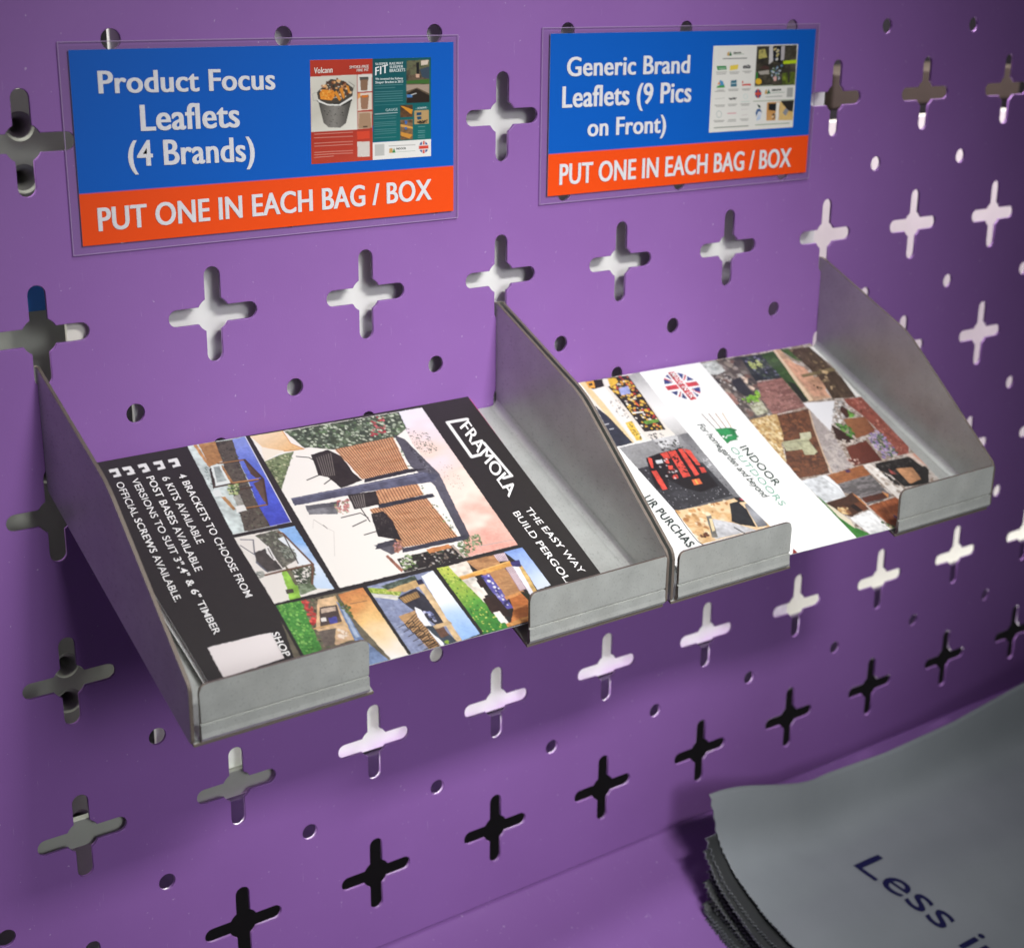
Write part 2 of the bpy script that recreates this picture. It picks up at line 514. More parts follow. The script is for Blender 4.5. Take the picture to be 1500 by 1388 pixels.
UPV = {}
Q1=[[0.126, -0.022, -1.741], [2.7299, -0.022, -1.741], [2.651, -1.6575, -2.5588], [0.1774, -1.602, -2.531]]
Q2=[[3.3489, -0.006, -1.793], [5.8893, -0.0314, -1.8057], [5.7602, -1.692, -2.636], [3.2214, -1.6033, -2.5917]]
ART1=[('p','#f1ebe2',[6,403,13,860,697,848,700,378]),('g',['#e6e2ea','#ead8de','#f2d2c4','#f8e2d2','#eebcaa','#e8a493'],[12,789,13,860,697,848,697,704,612,730,337,780,188,770],[28,799,708,795],0.5,14),('d',['#4f5648','#6d7262'],[92,780,139,827,227,824,231,780,159,770],160,2.2),('d',['#6d6a5e','#8f8878'],[258,801,307,830,410,825,431,779],60,1.6),('n',['#4f5a48','#39442f','#6b7a5e'],[10,488,14,794,98,783,132,738,132,574,102,519,103,509],40,40),('d',['#7f8f78','#a9b59a','#3c4a38','#c3cbb2','#5f7a50','#2f3a2c'],[15,493,16,788,92,780,119,743,127,575,98,521],420,5),('d',['#c23a44','#a82c38','#d8606a'],[11,720,16,750,96,733,118,670],34,5),('g',['#f6d9b0','#e8b87c'],[6,403,7,484,70,484,107,506,101,456,68,415],[8,435,96,463],0.0,8),('l','#d89a58',[7,484,70,484,105,506,98,457],3),('p','#f3e6d2',[62,412,98,457,117,417,129,399]),('n',['#5d6a48','#7d8a60','#43502f'],[129,399,112,443,106,479,269,391],40,40),('d',['#8fa070','#4a5a34','#b8b890','#6a7a4a'],[129,399,116,441,106,479,265,393],90,4),('n',['#c98a5e','#d9a070','#b87848'],[132,576,126,735,280,718,286,592],60,14),('n',['#c98a5e','#d9a070','#b87848'],[346,597,343,714,405,711,406,592],60,14),('n',['#c98a5e','#d9a070','#b87848'],[419,560,413,712,613,720,600,571],60,14),('s','#6f4229',[132,576,126,735,280,718,286,592],22,2.2),('s','#6f4229',[346,597,343,714,405,711,406,592],15,2),('s','#6f4229',[419,560,413,712,613,720,600,571],22,2.2),('d',['#4a7a48','#6f9a5a','#2f4a30'],[128,740,129,755,400,723,603,729,605,712,395,709,276,719],60,3),('g',['#4a4850','#5d5b68','#474550'],[117,741,145,760,330,784,619,749,618,727,374,752,270,727],[119,743,617,743],0.0,8),('d',['#2f2d33','#77757f'],[154,756,295,770,580,738,368,762],80,3),('p','#2f2d33',[286,597,280,718,297,764,302,591]),('p','#55566b',[306,402,306,590,306,744,335,782,357,758,342,576,340,399]),('l','#7d7e95',[310,403,312,587,313,747],2),('p','#34343c',[404,588,407,733,423,734,423,585]),('p','#3f3e4b',[604,574,608,742,628,743,621,568]),('p','#2d2723',[138,512,127,560,168,581,245,582,290,591,306,530,248,517,232,498]),('s','#8a8078',[154,518,144,564,246,537,239,505],7,1.4),('l','#2d2723',[132,477,147,504,160,509],3),('l','#2d2723',[243,465,232,498],3),('l','#2d2723',[274,498,254,527],3),('p','#302a27',[338,533,347,605,406,592,406,527]),('s','#9a8f88',[348,537,349,574,402,558,401,532],6,1.2),('p','#2b2624',[438,557,437,590,489,595,572,585,534,538]),('d',['#5a524c','#1c1816'],[444,560,441,589,564,583,531,544],40,2.5),('l','#3a332f',[428,485,425,535,451,545],3),('l','#3a332f',[473,497,459,537],3),('l','#3a332f',[517,510,513,543],3),('l','#3a332f',[405,543,468,543],3),('p','#77767a',[349,422,359,506,410,482,388,418]),('p','#57565c',[349,422,359,506,375,499,369,422]),('p','#5c5960',[567,515,563,571,606,579,618,540]),('p','#403e46',[563,526,561,572,582,574,584,513]),('d',['#c98a84','#d9a59a','#a45f5c','#8b9a6c','#b8605c'],[358,491,353,530,412,513,414,485],60,4.5),('d',['#c98a84','#a87058','#8a5a48'],[579,555,568,584,612,574,612,552],40,4.5),('p','#2c2724',[640,546,636,689,698,699,698,542]),('d',['#6a5f58','#1c1816','#8a7a6a','#c8c0b8','#3c4a34'],[638,561,640,687,695,695,695,543],110,4),('p','#d88a4a',[629,627,630,686,647,689,648,627]),('p','#c8b4a4',[636,689,636,696,690,705,700,698]),('p','#a86a52',[619,524,617,532,688,544,696,536]),('d',['#6f8a4a','#a8b888','#4a6a34','#e8e0d8'],[631,554,632,579,676,581,687,546],60,4.5),('d',['#5f7a4a','#7f9468','#42562f','#93a27c'],[639,698,611,773,661,764,695,705],120,4.5),('l','#b8a8a0',[666,754,673,848],2),('l','#a8a098',[412,421,458,438],1.4),('l','#8a8078',[443,434,460,438],2.5),('l','#d0c8c0',[458,438,477,448,574,414],1.2),('l','#d8d0c8',[412,421,446,407],1.2),('p','#cdd8d4',[-2,253,2,392,404,369,406,229]),('g',['#8a9ae0','#5a70d6','#3f52cc','#3a44bc'],[6,359,2,392,404,369,405,317,290,323,198,335,108,343],[3,368,406,345],0.25,20),('n',['#4f463e','#5f564a','#3a332e'],[3,318,7,359,108,343,290,323,405,318,404,257,324,272,193,291,100,306],60,60),('d',['#6a6a58','#2f2a26'],[3,318,9,358,290,323,400,316,400,258,193,291],120,3),('n',['#c08a50','#a87440','#d09a60'],[-1,280,2,319,94,307,107,273],30,30),('p','#c98d50',[0,267,0,276,109,274,111,269]),('p','#c08a50',[245,254,246,264,305,269,309,262]),('d',['#8a9a94','#6f7f78'],[106,258,106,273,224,247,205,244],50,2.5),('p','#3a2d25',[114,269,113,275,193,259,207,248]),('p','#e6ebe6',[107,274,102,299,194,295,193,260]),('p','#aab4b0',[111,279,111,293,180,289,183,265]),('p','#b9824a',[112,297,112,302,193,300,194,294]),('p','#5b4335',[104,354,105,360,193,370,193,355,173,350]),('g',['#5b4335','#6f5646'],[213,342,202,370,313,343,297,339],[193,355,309,341],0.0,8),('l','#4a3426',[199,252,198,295,202,353,202,370],5),('l','#4a3426',[101,295,105,357,202,370,313,342,313,287],5),('l','#4a3426',[228,303,228,334],5),('l','#b9824a',[195,299,199,358],4),('l','#a8743e',[101,296,105,353],3),('l','#a8743e',[309,290,313,340],3),('d',['#6a8a48','#a8b870','#3f5a30','#d0d0a0'],[202,282,204,311,250,296,239,276],70,4),('p','#a8a69c',[252,280,249,297,314,291,314,275]),('p','#e8e6e0',[294,272,296,293,321,291,322,266]),('p','#e4e8e4',[212,245,211,260,241,260,240,242]),('l','#f6f4f0',[2,392,404,369,406,229],1.6),('p','#e9e2d9',[419,227,422,370,699,366,701,223]),('g',['#9fc2ec','#7fb0e8','#dfeaf6','#c2d8f0'],[421,331,422,370,699,366,675,319,589,356,438,336],[418,346,697,360],0.5,12),('n',['#6d6a5e','#55534a','#8a8778'],[427,273,423,332,524,337,555,329,577,287,474,284],50,50),('d',['#4a4a40','#8f8f80','#5f6650'],[428,276,424,332,525,339,552,321,501,293],110,4),('p','#e6ebee',[459,317,455,337,583,356,581,322,529,335]),('d',['#7a8072','#50564a','#9aa090'],[485,311,519,338,550,330,545,305],70,4),('d',['#3f4a34','#5f6a50','#2c3426'],[586,302,586,355,625,349,658,322,643,297],150,4.5),('n',['#6a7a58','#88987a','#50603f'],[646,293,658,328,684,331,693,288],50,50),('p','#cfc6c0',[504,274,581,283,596,265,580,253]),('p','#4a4440',[494,249,487,280,579,285,579,253,526,242]),('p','#6a6a78',[526,242,579,253,581,250,534,238]),('p','#ece8e4',[481,280,480,287,537,285,541,279,504,274]),('p','#7a7672',[487,281,487,284,533,282,533,279]),('p','#94c83e',[591,279,589,292,655,294,703,285,703,257,653,269]),('p','#4a4438',[660,263,663,281,678,277,677,261]),('p','#6f6a52',[564,295,589,301,648,298,653,290,590,292]),('l','#3f3a38',[442,335,571,326],3),('l','#6f4a34',[434,328,442,335,587,356,661,327],5),('l','#6f4a34',[589,235,587,287,587,356],5),('d',['#7a807a','#9a9a90'],[564,229,575,243,595,236,595,224],40,3.5),('l','#6f6f78',[432,238,443,264,499,248],3),('l','#5a5a66',[455,230,502,247],2.5),('p','#6b6350',[709,224,718,429,1004,429,999,180]),('n',['#4f9a3a','#3f8a34','#6ab04a'],[709,224,710,282,902,260,932,207],60,60),('d',['#7ac04a','#3a7a2c','#90c860'],[710,226,711,279,901,258,906,216],120,3.5),('d',['#5a6a48','#8a7a60','#3f3a30'],[709,280,721,367,744,354,729,318,903,280,894,261],90,4),('d',['#d03830','#e05040','#b02a28'],[714,282,717,299,812,287,822,271],40,5),('p','#e0b98a',[722,317,726,357,896,336,901,294,830,274]),('p','#54453f',[752,310,759,349,827,337,831,284]),('p','#c9b09a',[759,311,764,344,779,340,777,307]),('p','#4a4aa0',[798,314,800,333,825,326,824,310]),('p','#e8e0d8',[793,299,794,310,809,306,808,295]),('p','#6f6258',[838,275,841,317,900,290,898,268]),('d',['#f0ddc8','#d9b08c'],[849,318,858,338,895,333,896,300],30,6),('l','#d0a468',[825,271,827,336],4),('l','#d8b070',[726,357,896,336],4),('p','#7389b0',[743,353,768,361,897,356,1026,387,1013,336,886,339]),('p','#a8b8d0',[754,357,755,361,891,352,893,343]),('g',['#c87a3c','#e09a50','#f2c478','#f6ddb4','#f2ece4'],[723,366,718,429,1004,429,1012,388,822,366],[721,395,1001,416],0.35,14),('d',['#6a7a3a','#4f5f30'],[746,358,777,374,822,366,786,356],40,4),('l','#8a6a4a',[767,378,770,419],2),('n',['#8f98b8','#7f88a8','#a3abc8'],[718,439,716,608,993,616,1001,432],50,50),('p','#a3b83a',[722,437,742,477,767,507,781,496,745,438]),('d',['#c8d068','#7f9a30'],[726,438,769,500,776,493,743,439],30,4),('p','#d8d4c8',[746,437,781,496,795,485,762,436]),('n',['#4a5a48','#39463a','#6a7868'],[728,468,718,560,754,558,749,479],50,50),('p','#c9a46a',[751,471,737,555,765,553,772,514]),('p','#33323c',[785,489,767,543,810,552,925,556,926,533,825,497]),('p','#b08850',[790,493,781,540,805,539,814,497]),('s','#7a5a34',[790,493,781,540,805,539,814,497],7,2),('p','#2b2a44',[740,554,738,569,759,568,761,553]),('p','#d9b888',[759,552,759,568,923,569,1001,564,999,549,928,552]),('g',['#e9eef4','#f2f4f8','#b8d2f2','#8fb8ee'],[729,573,716,608,993,616,1000,565,898,565],[724,587,995,588],0.35,12),('d',['#8a92c8','#c8c8e0','#5a6080'],[856,523,872,541,911,540,887,520],24,4),('n',['#b98d58','#c99c68','#8f6a3c'],[856,463,849,508,1001,509,1003,481,889,466],60,14),('s','#4a3322',[883,469,1007,485,1001,507,855,507],16,2.4),('l','#3a2c22',[889,466,895,448],2),('l','#2c221c',[889,466,886,487,902,486,906,466,889,466],2.2),('l','#3a2c22',[909,470,916,452],2),('l','#2c221c',[909,470,907,491,922,490,927,470,909,470],2.2),('l','#3a2c22',[930,474,936,455],2),('l','#2c221c',[930,474,928,495,943,494,947,474,930,474],2.2),('l','#3a2c22',[951,478,957,459],2),('l','#2c221c',[951,478,948,499,964,498,968,478,951,478],2.2),('l','#3a2c22',[971,482,977,463],2),('l','#2c221c',[971,482,969,503,984,502,988,482,971,482],2.2),('l','#3a2c22',[992,486,998,467],2),('l','#2c221c',[992,486,990,506,1005,506,1009,486,992,486],2.2),('p','#efeff2',[836,512,853,521,1000,520,1001,511,873,503]),('p','#3d4650',[914,504,923,535,997,553,998,523]),('p','#6a4a3a',[932,523,933,545,969,544,972,523]),('d',['#90b030'],[989,526,988,534,998,529],8,4),('p','#c9a878',[920,523,918,566,931,568,935,524]),('g',['#c0cc48','#8ab038','#4f9a34','#2f7a2c'],[712,620,714,651,998,688,998,619],[727,637,1003,645],0.35,40),('d',['#3f7a28','#a8c040','#2f6a24','#cfd860'],[717,621,717,649,995,684,994,623],120,3),('p','#e3d6c6',[715,649,712,701,872,682,935,695,984,695,995,688]),('n',['#b07a48','#c08c58','#94623a'],[713,699,714,773,883,782,882,727,784,715],60,16),('p','#d8c0c8',[714,773,715,802,750,798,745,774]),('s','#8a6a78',[714,775,716,801,748,797,744,775],6,1.2),('p','#a88490',[775,778,774,800,875,792,877,773]),('s','#e8d8dc',[775,780,776,798,873,790,874,775],5,1.4),('p','#eceaf0',[776,798,781,812,903,806,900,790]),('p','#d8b060',[781,812,782,823,895,813,901,801]),('g',['#7f9fe0','#a8c0ee','#e0eaf8'],[713,802,712,854,883,857,890,816,782,822],[715,825,885,840],0.2,10),('p','#e0a040',[765,656,751,800,774,798,780,658]),('l','#f0c070',[767,657,754,797],2),('p','#3a3470',[757,799,757,825,788,818,776,798]),('p','#e6dcd0',[779,671,784,694,859,693,861,677]),('p','#5a52a0',[783,709,784,731,856,731,933,730,930,714,850,707]),('d',['#8a84c8','#34305f','#e8e4f0'],[786,709,789,729,927,727,909,712],26,5),('p','#33221b',[870,675,866,710,936,713,966,712,933,671]),('p','#f0e8e0',[931,676,930,693,976,695,976,677]),('p','#2c1c18',[795,690,793,706,831,705,828,688]),('n',['#d07a30','#c06a24','#e08c40'],[886,738,885,782,948,778,977,764,984,699,940,727],60,20),('p','#e09a48',[982,687,975,765,994,756,996,685]),('p','#d8924a',[882,727,879,773,890,773,896,726]),('p','#28301c',[879,773,893,788,930,787,944,779]),('q','#2b2725',[1,393,6,403,700,379,700,366]),('q','#2b2725',[406,229,404,369,422,370,419,227]),('q','#2b2725',[702,223,699,366,700,378,698,848,712,854,712,620,715,609,718,439,718,429,710,224]),('q','#2b2725',[718,429,718,439,996,437,1007,429]),('q','#2b2725',[716,608,712,620,991,623,996,614]),('q','#2b2725',[13,860,697,848,696,857,11,869]),('q','#2b2725',[712,854,885,856,883,867,711,864]),('q','#2b2725',[-2,253,406,229,407,222,-1,246]),('q','#2b2725',[419,227,701,223,702,217,420,220]),('q','#2b2725',[710,224,911,216,913,208,710,217]),('q','#2b2725',[6,403,13,860,1,862,-5,405]),('q','#2b2725',[-2,253,2,392,-9,395,-13,255]),('p','#f2f0ee',[41,61,40,81,77,79,79,62,68,63,66,72,54,72,55,60]),('p','#f2f0ee',[42,91,42,111,79,110,80,92,69,93,67,102,56,102,57,90]),('p','#f2f0ee',[42,125,42,145,79,144,81,126,69,127,67,136,56,136,57,124]),('p','#f2f0ee',[43,160,42,180,80,178,81,160,70,161,68,170,56,171,57,158]),('p','#f2f0ee',[45,194,44,215,82,213,83,194,72,195,70,204,58,205,59,192]),('p','#f0e6e4',[801,39,801,180,901,174,917,34]),('l','#f4f2f0',[108,954,106,897,285,894,283,920],9),('l','#f4f2f0',[233,951,405,959,408,934],8)]
TXT1=[([('4 ',1),('BRACKETS',1),(' TO CHOOSE FROM',0)],[119,193,658,172,117,210],'#f4f2f0'),([('6 KITS',1),(' AVAILABLE',0)],[118,156,417,143,116,173],'#f4f2f0'),([('POST BASES',1),(' AVAILABLE',0)],[104,125,521,105,102,142],'#f4f2f0'),([('VERSIONS TO SUIT ',0),('3",4" & 6"',1),(' TIMBER',0)],[101,92,765,65,99,108],'#f4f2f0'),([('OFFICIAL ',0),('SCREWS',1),(' AVAILABLE.',0)],[104,57,617,29,102,73],'#f4f2f0'),([('SHOP',1)],[806,178,900,173,806,194],'#f4f2f0'),([('FRAMOLA',2)],[141,918,499,911,114,954],'#f4f2f0'),([('THE ',0),('EASY',1),(' WAY',0)],[561,928,870,947,558,947],'#f4f2f0'),([('BUILD ',0),('PERGOLA',1)],[565,892,922,896,562,911],'#f4f2f0')]
ART2=[('p','#e8e0d4',[-10,127,-3,330,352,329,356,90]),('p','#e9cf98',[-9,121,-7,146,352,147,355,132]),('p','#2f3440',[130,114,203,130,353,141,356,85]),('l','#d8d8dc',[237,103,236,114],3),('l','#d8d8dc',[265,105,264,117],3),('p','#f0ece4',[44,143,37,189,347,188,351,156]),('d',['#4a4844','#8a8680','#d8d0c4'],[120,164,122,198,345,183,347,163],50,4),('p','#2a2622',[-1,196,7,289,317,270,308,201,145,202]),('d',['#e8b820','#f0c840','#d8a018','#1c1a18','#f5f0e0','#d85a20','#1c1a18','#c83028','#e8b820'],[4,199,10,284,314,265,303,206,142,206],170,6),('p','#9aa4d8',[66,227,63,261,105,251,104,217]),('p','#6a9a34',[254,222,257,272,273,269,275,222]),('l','#f0f0ea',[205,210,209,243],5),('p','#e8e4dc',[4,197,5,222,48,212,47,195]),('p','#e8b820',[5,216,9,243,38,237,54,204]),('p','#2a2622',[0,140,2,197,42,188,49,145]),('p','#e8a020',[2,142,5,168,42,157,39,137]),('p','#3a342c',[15,146,14,159,26,156,27,144]),('p','#e8c030',[248,164,243,189,304,183,345,176,346,158,288,160]),('d',['#3a342c','#f0d860','#b88a10'],[252,165,248,187,343,175,342,160],24,5),('g',['#a8a8a6','#dededa','#efefec','#b8b6b4'],[7,288,-3,330,352,329,354,286,293,280],[5,305,353,311],0.0,8),('d',['#3a3a3c','#8a8a8a'],[327,202,326,253,372,241,375,199],30,4),('g',['#9a9a9a','#7c7c7d','#5f5f61'],[361,90,352,329,704,331,704,112],[356,139,693,220],0.3,12),('n',['#38383c','#2c2c30','#47474c'],[479,88,473,152,508,305,688,319,704,112],40,40),('d',['#d8d8dc','#a8a8ac','#8a8a90'],[485,93,487,145,641,297,689,312,696,121],110,1.8),('g',['#6f6f71','#949496','#77777a'],[357,298,352,329,704,331,692,313,440,298],[361,308,687,318],0.0,8),('d',['#4a4a4c'],[392,302,412,313,673,321,676,309],26,2.5),('d',['#e0e0e0'],[486,311,498,325,546,321,531,303],16,3),('p','#c8c8c8',[354,209,355,290,401,277,405,215]),('d',['#4a4844','#2a2a2a','#8a8a88'],[375,199,366,274,435,281,426,204],50,5),('p','#141012',[435,145,424,198,421,267,468,284,544,292,632,294,644,225,603,186,555,161,603,141,586,107,511,124]),('p','#e2402a',[428,197,425,221,462,216,456,197]),('p','#e2402a',[426,224,427,249,560,234,562,209]),('p','#e2402a',[424,260,424,274,560,264,563,248]),('p','#e2402a',[425,276,439,294,520,289,515,278]),('p','#e2402a',[433,151,444,161,488,145,486,139]),('p','#e2402a',[502,132,503,147,597,139,599,123,544,127]),('p','#e2402a',[490,192,495,206,514,197,510,186]),('p','#e2402a',[539,183,541,199,558,193,558,179]),('p','#e2402a',[528,279,533,294,556,291,558,275]),('p','#e2402a',[462,194,460,208,482,202,478,191]),('d',['#e2402a','#8a1c14','#c8c0c0','#1c1416'],[462,167,453,211,570,203,539,159],40,4),('d',['#0c0a0c'],[448,223,446,240,550,238,551,217],30,4),('p','#c8ccd0',[456,167,457,189,475,183,473,164]),('p','#e8682a',[578,228,579,254,606,251,606,225]),('l','#e8d040',[582,239,603,237],3),('n',['#e8c08a','#f0d2a4','#d8a868','#f4dcb4'],[704,112,704,331,861,349,869,115],14,14),('d',['#f4e0bc','#d09a58','#b87c40','#ecc890'],[705,116,705,289,772,229,862,115],46,9),('p','#24262a',[722,284,720,312,765,320,849,307,824,266,803,249]),('g',['#77797f','#a8aab0','#6a6c72'],[738,324,737,348,856,343,852,311],[737,327,847,334],0.0,8),('p','#cdcdd0',[771,200,808,249,863,300,861,163]),('p','#77746c',[754,188,756,204,856,175,852,158]),('p','#e8d0a0',[768,191,769,200,823,182,827,171]),('l','#3a3a3c',[830,243,870,261],4),('d',['#6a3a20','#3a2014'],[835,131,822,159,836,155,843,134],10,6),('p','#221a1c',[700,309,704,331,728,340,726,313]),('d',['#c02048'],[708,322,711,331,721,326],3,5),('l','#1c1c1c',[704,112,789,108,853,110,874,118],3),('p','#2b3f80',[88,379,88,409,56,394,65,388]),('p','#2b3f80',[38,415,73,415,45,403]),('p','#2b3f80',[88,379,88,405,63,390]),('p','#d23a44',[59,391,54,396,79,413,86,413]),('p','#2b3f80',[38,450,76,450,50,466,42,458]),('p','#2b3f80',[38,450,73,450,45,462]),('p','#2b3f80',[88,486,88,461,63,475]),('p','#d23a44',[59,474,54,469,79,452,86,452]),('p','#2b3f80',[183,415,145,415,171,399,179,407]),('p','#2b3f80',[183,415,149,415,176,403]),('p','#2b3f80',[133,379,133,405,158,390]),('p','#d23a44',[162,391,168,396,142,413,135,413]),('p','#2b3f80',[133,486,133,456,165,471,156,477]),('p','#2b3f80',[183,450,149,450,176,462]),('p','#2b3f80',[133,486,133,461,158,475]),('p','#d23a44',[162,474,168,469,142,452,135,452]),('p','#d23a44',[98,490,123,490,123,375,98,375]),('p','#fbfbf8',[27,448,194,448,194,417,27,417]),('p','#d23a44',[28,444,193,444,193,421,28,421]),('l','#6a5a44',[273,420,357,426],3.4),('l','#8a6a48',[278,443,360,443],3.4),('l','#a8825a',[283,465,363,461],3.4),('l','#c8aa80',[288,488,366,478],3.4),('p','#1f8a4a',[359,422,367,477,385,491,391,479,411,477,402,446,414,433,436,437,443,423]),('p','#1f8a4a',[401,449,408,472,418,481,425,466,434,467,435,434,439,423,422,429]),('p','#fbfbf8',[401,426,398,433,407,433,410,425]),('l','#fbfbf8',[414,432,404,445,406,459],2),('n',['#b8a898','#8a7464','#d8cec4','#6f5a4c'],[-1,553,0,1000,120,999,925,1006,1012,726,1005,573,672,554],40,40),('p','#5f554f',[5,550,7,713,350,661,351,551]),('d',['#8a8078','#4a4442','#a89a90','#7a5a50','#b8b4ac','#3c3a3c','#968a7c'],[13,556,11,705,340,658,343,558],130,11),('d',['#c8c4bc','#3a3836'],[43,552,99,624,342,636,335,560],60,4),('p','#c9cdc8',[11,549,5,610,70,616,84,578,73,541]),('d',['#e4e8e4','#a8aca6','#b4bcb8'],[17,554,10,607,69,611,68,549],20,8),('p','#a5796c',[162,545,201,574,255,569,259,544]),('p','#b8b89a',[279,595,261,649,326,640,333,593]),('d',['#c8c8ae','#98987c'],[281,600,269,645,325,635,326,597],20,8),('p','#2f3036',[128,606,116,648,217,642,221,606,179,597]),('d',['#d8b8a0','#e8d0b8'],[120,651,123,663,196,658,197,647],14,7),('d',['#7ab820','#98cc30','#5f9a18'],[237,590,221,628,202,666,232,664,260,639,262,600],60,6),('p','#2c3438',[9,707,11,793,166,795,157,719,156,686]),('d',['#5a6a50','#8a88a8','#3a4a40','#54546c','#1c2428'],[10,712,13,789,160,790,152,716],80,6),('d',['#a8b860','#c0c878'],[46,719,39,757,85,756,86,714],30,6),('n',['#8a5a52','#a8746a','#6f453f','#9a665c'],[163,688,162,790,336,778,347,647,247,657],90,22),('d',['#7a4c46','#b08078'],[171,694,167,786,329,775,339,654],90,4),('n',['#3c5a2c','#2f4a24','#4a6a34'],[11,787,8,842,309,810,312,785],50,50),('p','#1c2018',[183,794,206,814,311,803,309,781]),('n',['#4a6a34','#3a5428'],[8,867,7,905,100,911,76,890],40,40),('p','#cfa684',[1,844,4,869,317,896,313,807]),('p','#d8a080',[51,847,125,896,231,902,309,892,290,838]),('p','#e8cba8',[1,844,2,853,309,824,313,807]),('p','#c09070',[193,861,188,935,265,928,267,874]),('n',['#5a4636','#463628','#6f5844'],[13,899,19,990,159,993,344,996,324,895,200,915,90,906],20,80),('d',['#3a2c22','#8a7454'],[16,903,23,981,338,982,319,901],50,6),('p','#7a6a48',[165,861,158,994,177,1008,182,862]),('d',['#c8a878','#e0c090'],[165,949,164,978,273,923,260,908],10,8),('d',['#1c1410'],[200,852,257,898,269,879],5,5),('p','#f0efe8',[21,983,25,1010,145,1009,125,996]),('p','#eceae2',[195,1000,199,1013,341,1002,340,980]),('p','#e9e8ea',[315,781,337,894,488,787]),('n',['#5f3826','#7a4a2c','#4a2a1e','#8f5a34'],[350,657,350,781,480,735,686,663,675,557,594,556,453,621],30,30),('d',['#a8663a','#3a2018','#7f4a2a'],[367,665,358,775,674,663,667,567,482,610],120,3.5),('p','#b9b892',[488,598,492,668,463,681,467,720,496,708,508,686,571,686,582,665,573,637,543,644,537,589]),('l','#8f906c',[494,598,507,689,570,684],2.5),('p','#c8c6a4',[465,681,469,718,494,706,492,667]),('p','#c9a464',[348,546,344,661,461,621,500,590,601,553]),('d',['#e8cf98','#c09850','#f0dcb0','#a87c40','#dcc088'],[350,549,348,655,460,618,500,589,594,554],190,7),('n',['#b5a8a4','#a39894','#c8bcb4','#938a8c'],[360,778,486,787,582,773,681,753,688,670,590,697,456,738],30,30),('l','#d8b898',[361,778,461,739,590,697,685,671],4),('d',['#d8d4d0','#a8a4a2','#ecebe8','#7a7472'],[336,887,345,931,393,921,461,848,447,817],60,6),('p','#a05442',[337,930,347,1006,630,1009,678,978,676,933,537,948,452,945,370,927]),('n',['#a05442','#8a4434','#b8685a'],[337,930,347,1006,630,1009,678,978,676,933,537,948,452,945,370,927],30,90),('d',['#6a3a2c','#c88a78'],[346,936,352,1002,636,1000,668,944,453,950],60,4),('p','#3a2018',[453,810,501,829,566,850,562,802,528,784]),('p','#4a2c22',[367,903,429,921,436,880,391,882]),('g',['#a0663c','#824a2c'],[438,865,450,946,536,940,550,849],[446,868,540,929],0.0,8),('g',['#743624','#5a261c'],[580,789,568,877,682,869,678,763],[589,796,682,861],0.0,8),('d',['#4a8a30','#6aaa3c','#2f5a24'],[454,826,468,860,529,863,537,834],70,6),('d',['#5a9a38','#7aba48'],[397,910,436,919,437,896],24,5),('d',['#8a6ea8','#a890c0','#4a6a48','#3f5f40','#c0a8d0'],[542,896,530,953,664,944,676,881,585,889],150,6),('d',['#d8b8a8','#8a4a38','#5a2a20'],[642,758,647,799,673,783,674,760],24,6),('d',['#c8b8a8','#e8dcd0'],[530,788,545,812,558,855,573,795],16,6),('p','#24201e',[689,837,692,964,713,993,776,994,839,951,828,861,760,852,716,823]),('d',['#3c3834','#54504c','#14100e'],[693,845,697,961,784,963,823,865],60,6),('p','#c28a5c',[736,888,746,946,812,940,820,888]),('p','#b05048',[727,863,762,873,755,857]),('p','#d8c0b0',[676,964,681,1006,753,1018,754,983,704,974]),('n',['#d8967c','#e8b8a0'],[684,987,681,1006,778,1019,778,1001],20,20),('p','#ece4da',[683,792,681,820,712,825,748,831,814,854,841,851,894,806]),('d',['#d0c4b8','#f4eee6','#b8a898'],[685,801,716,823,840,846,875,814],30,9),('d',['#2c2824'],[711,826,743,834,819,855,804,844],20,8),('n',['#a5622e','#93542a','#b87440'],[691,651,683,790,735,789,744,656],90,18),('d',['#4a2a5a'],[689,721,695,730,702,725],4,6),('n',['#6f6a6a','#575252','#8a8484','#4a4646'],[745,658,736,789,798,790,858,793,870,693,823,690,790,655],60,20),('p','#d9dcde',[691,554,689,645,755,658,807,649,815,570,770,562]),('p','#f2f3f4',[690,629,690,646,755,658,806,649,757,648]),('l','#b8bcc0',[691,628,758,647,806,648],2),('p','#4a2c1c',[818,571,809,648,796,679,884,686,904,609,872,582]),('p','#6a3a20',[849,651,846,676,889,685,892,663]),('d',['#e8c890','#c89a58','#8a5a34'],[847,594,859,621,894,617,879,594],26,7),('p','#1c100c',[855,635,850,654,887,663,889,645]),('n',['#a85a2a','#93491f','#bc6a34'],[874,691,865,803,903,813,1004,731,986,704],18,90),('p','#c87a34',[797,678,821,684,879,691,857,681]),('p','#5a2c1c',[831,694,830,778,858,775,858,692]),('p','#d08a48',[825,774,844,790,862,776]),('d',['#4a2a5a'],[943,746,951,753,956,745],3,6),('n',['#3f8a34','#2f7428'],[770,562,823,573,952,595,1001,623,1007,569],40,40),('p','#e8dcc0',[816,569,842,581,921,600,959,593,898,574]),('p','#e6e6e4',[908,604,894,680,1003,694,1002,622,941,609]),('p','#f6f6f4',[894,680,899,686,999,696,1003,691]),('p','#d0cfcc',[1002,591,1001,623,997,727,1007,723,1009,591]),('d',['#3a5a30','#5a7a40','#c8b890'],[948,687,995,721,999,698],30,5),('p','#8a1c18',[977,362,1010,364,1011,339]),('q','#fbfbf8',[-4,330,352,329,704,331,864,349,864,367,698,351,348,348,-6,347]),('q','#fbfbf8',[-5,555,672,554,1008,573,1010,548,672,529,-4,528]),('q','#fbfbf8',[360,89,705,112,873,114,873,105,706,102,360,79]),('l','#1c1c1c',[705,112,789,108,853,110,874,118],3)]
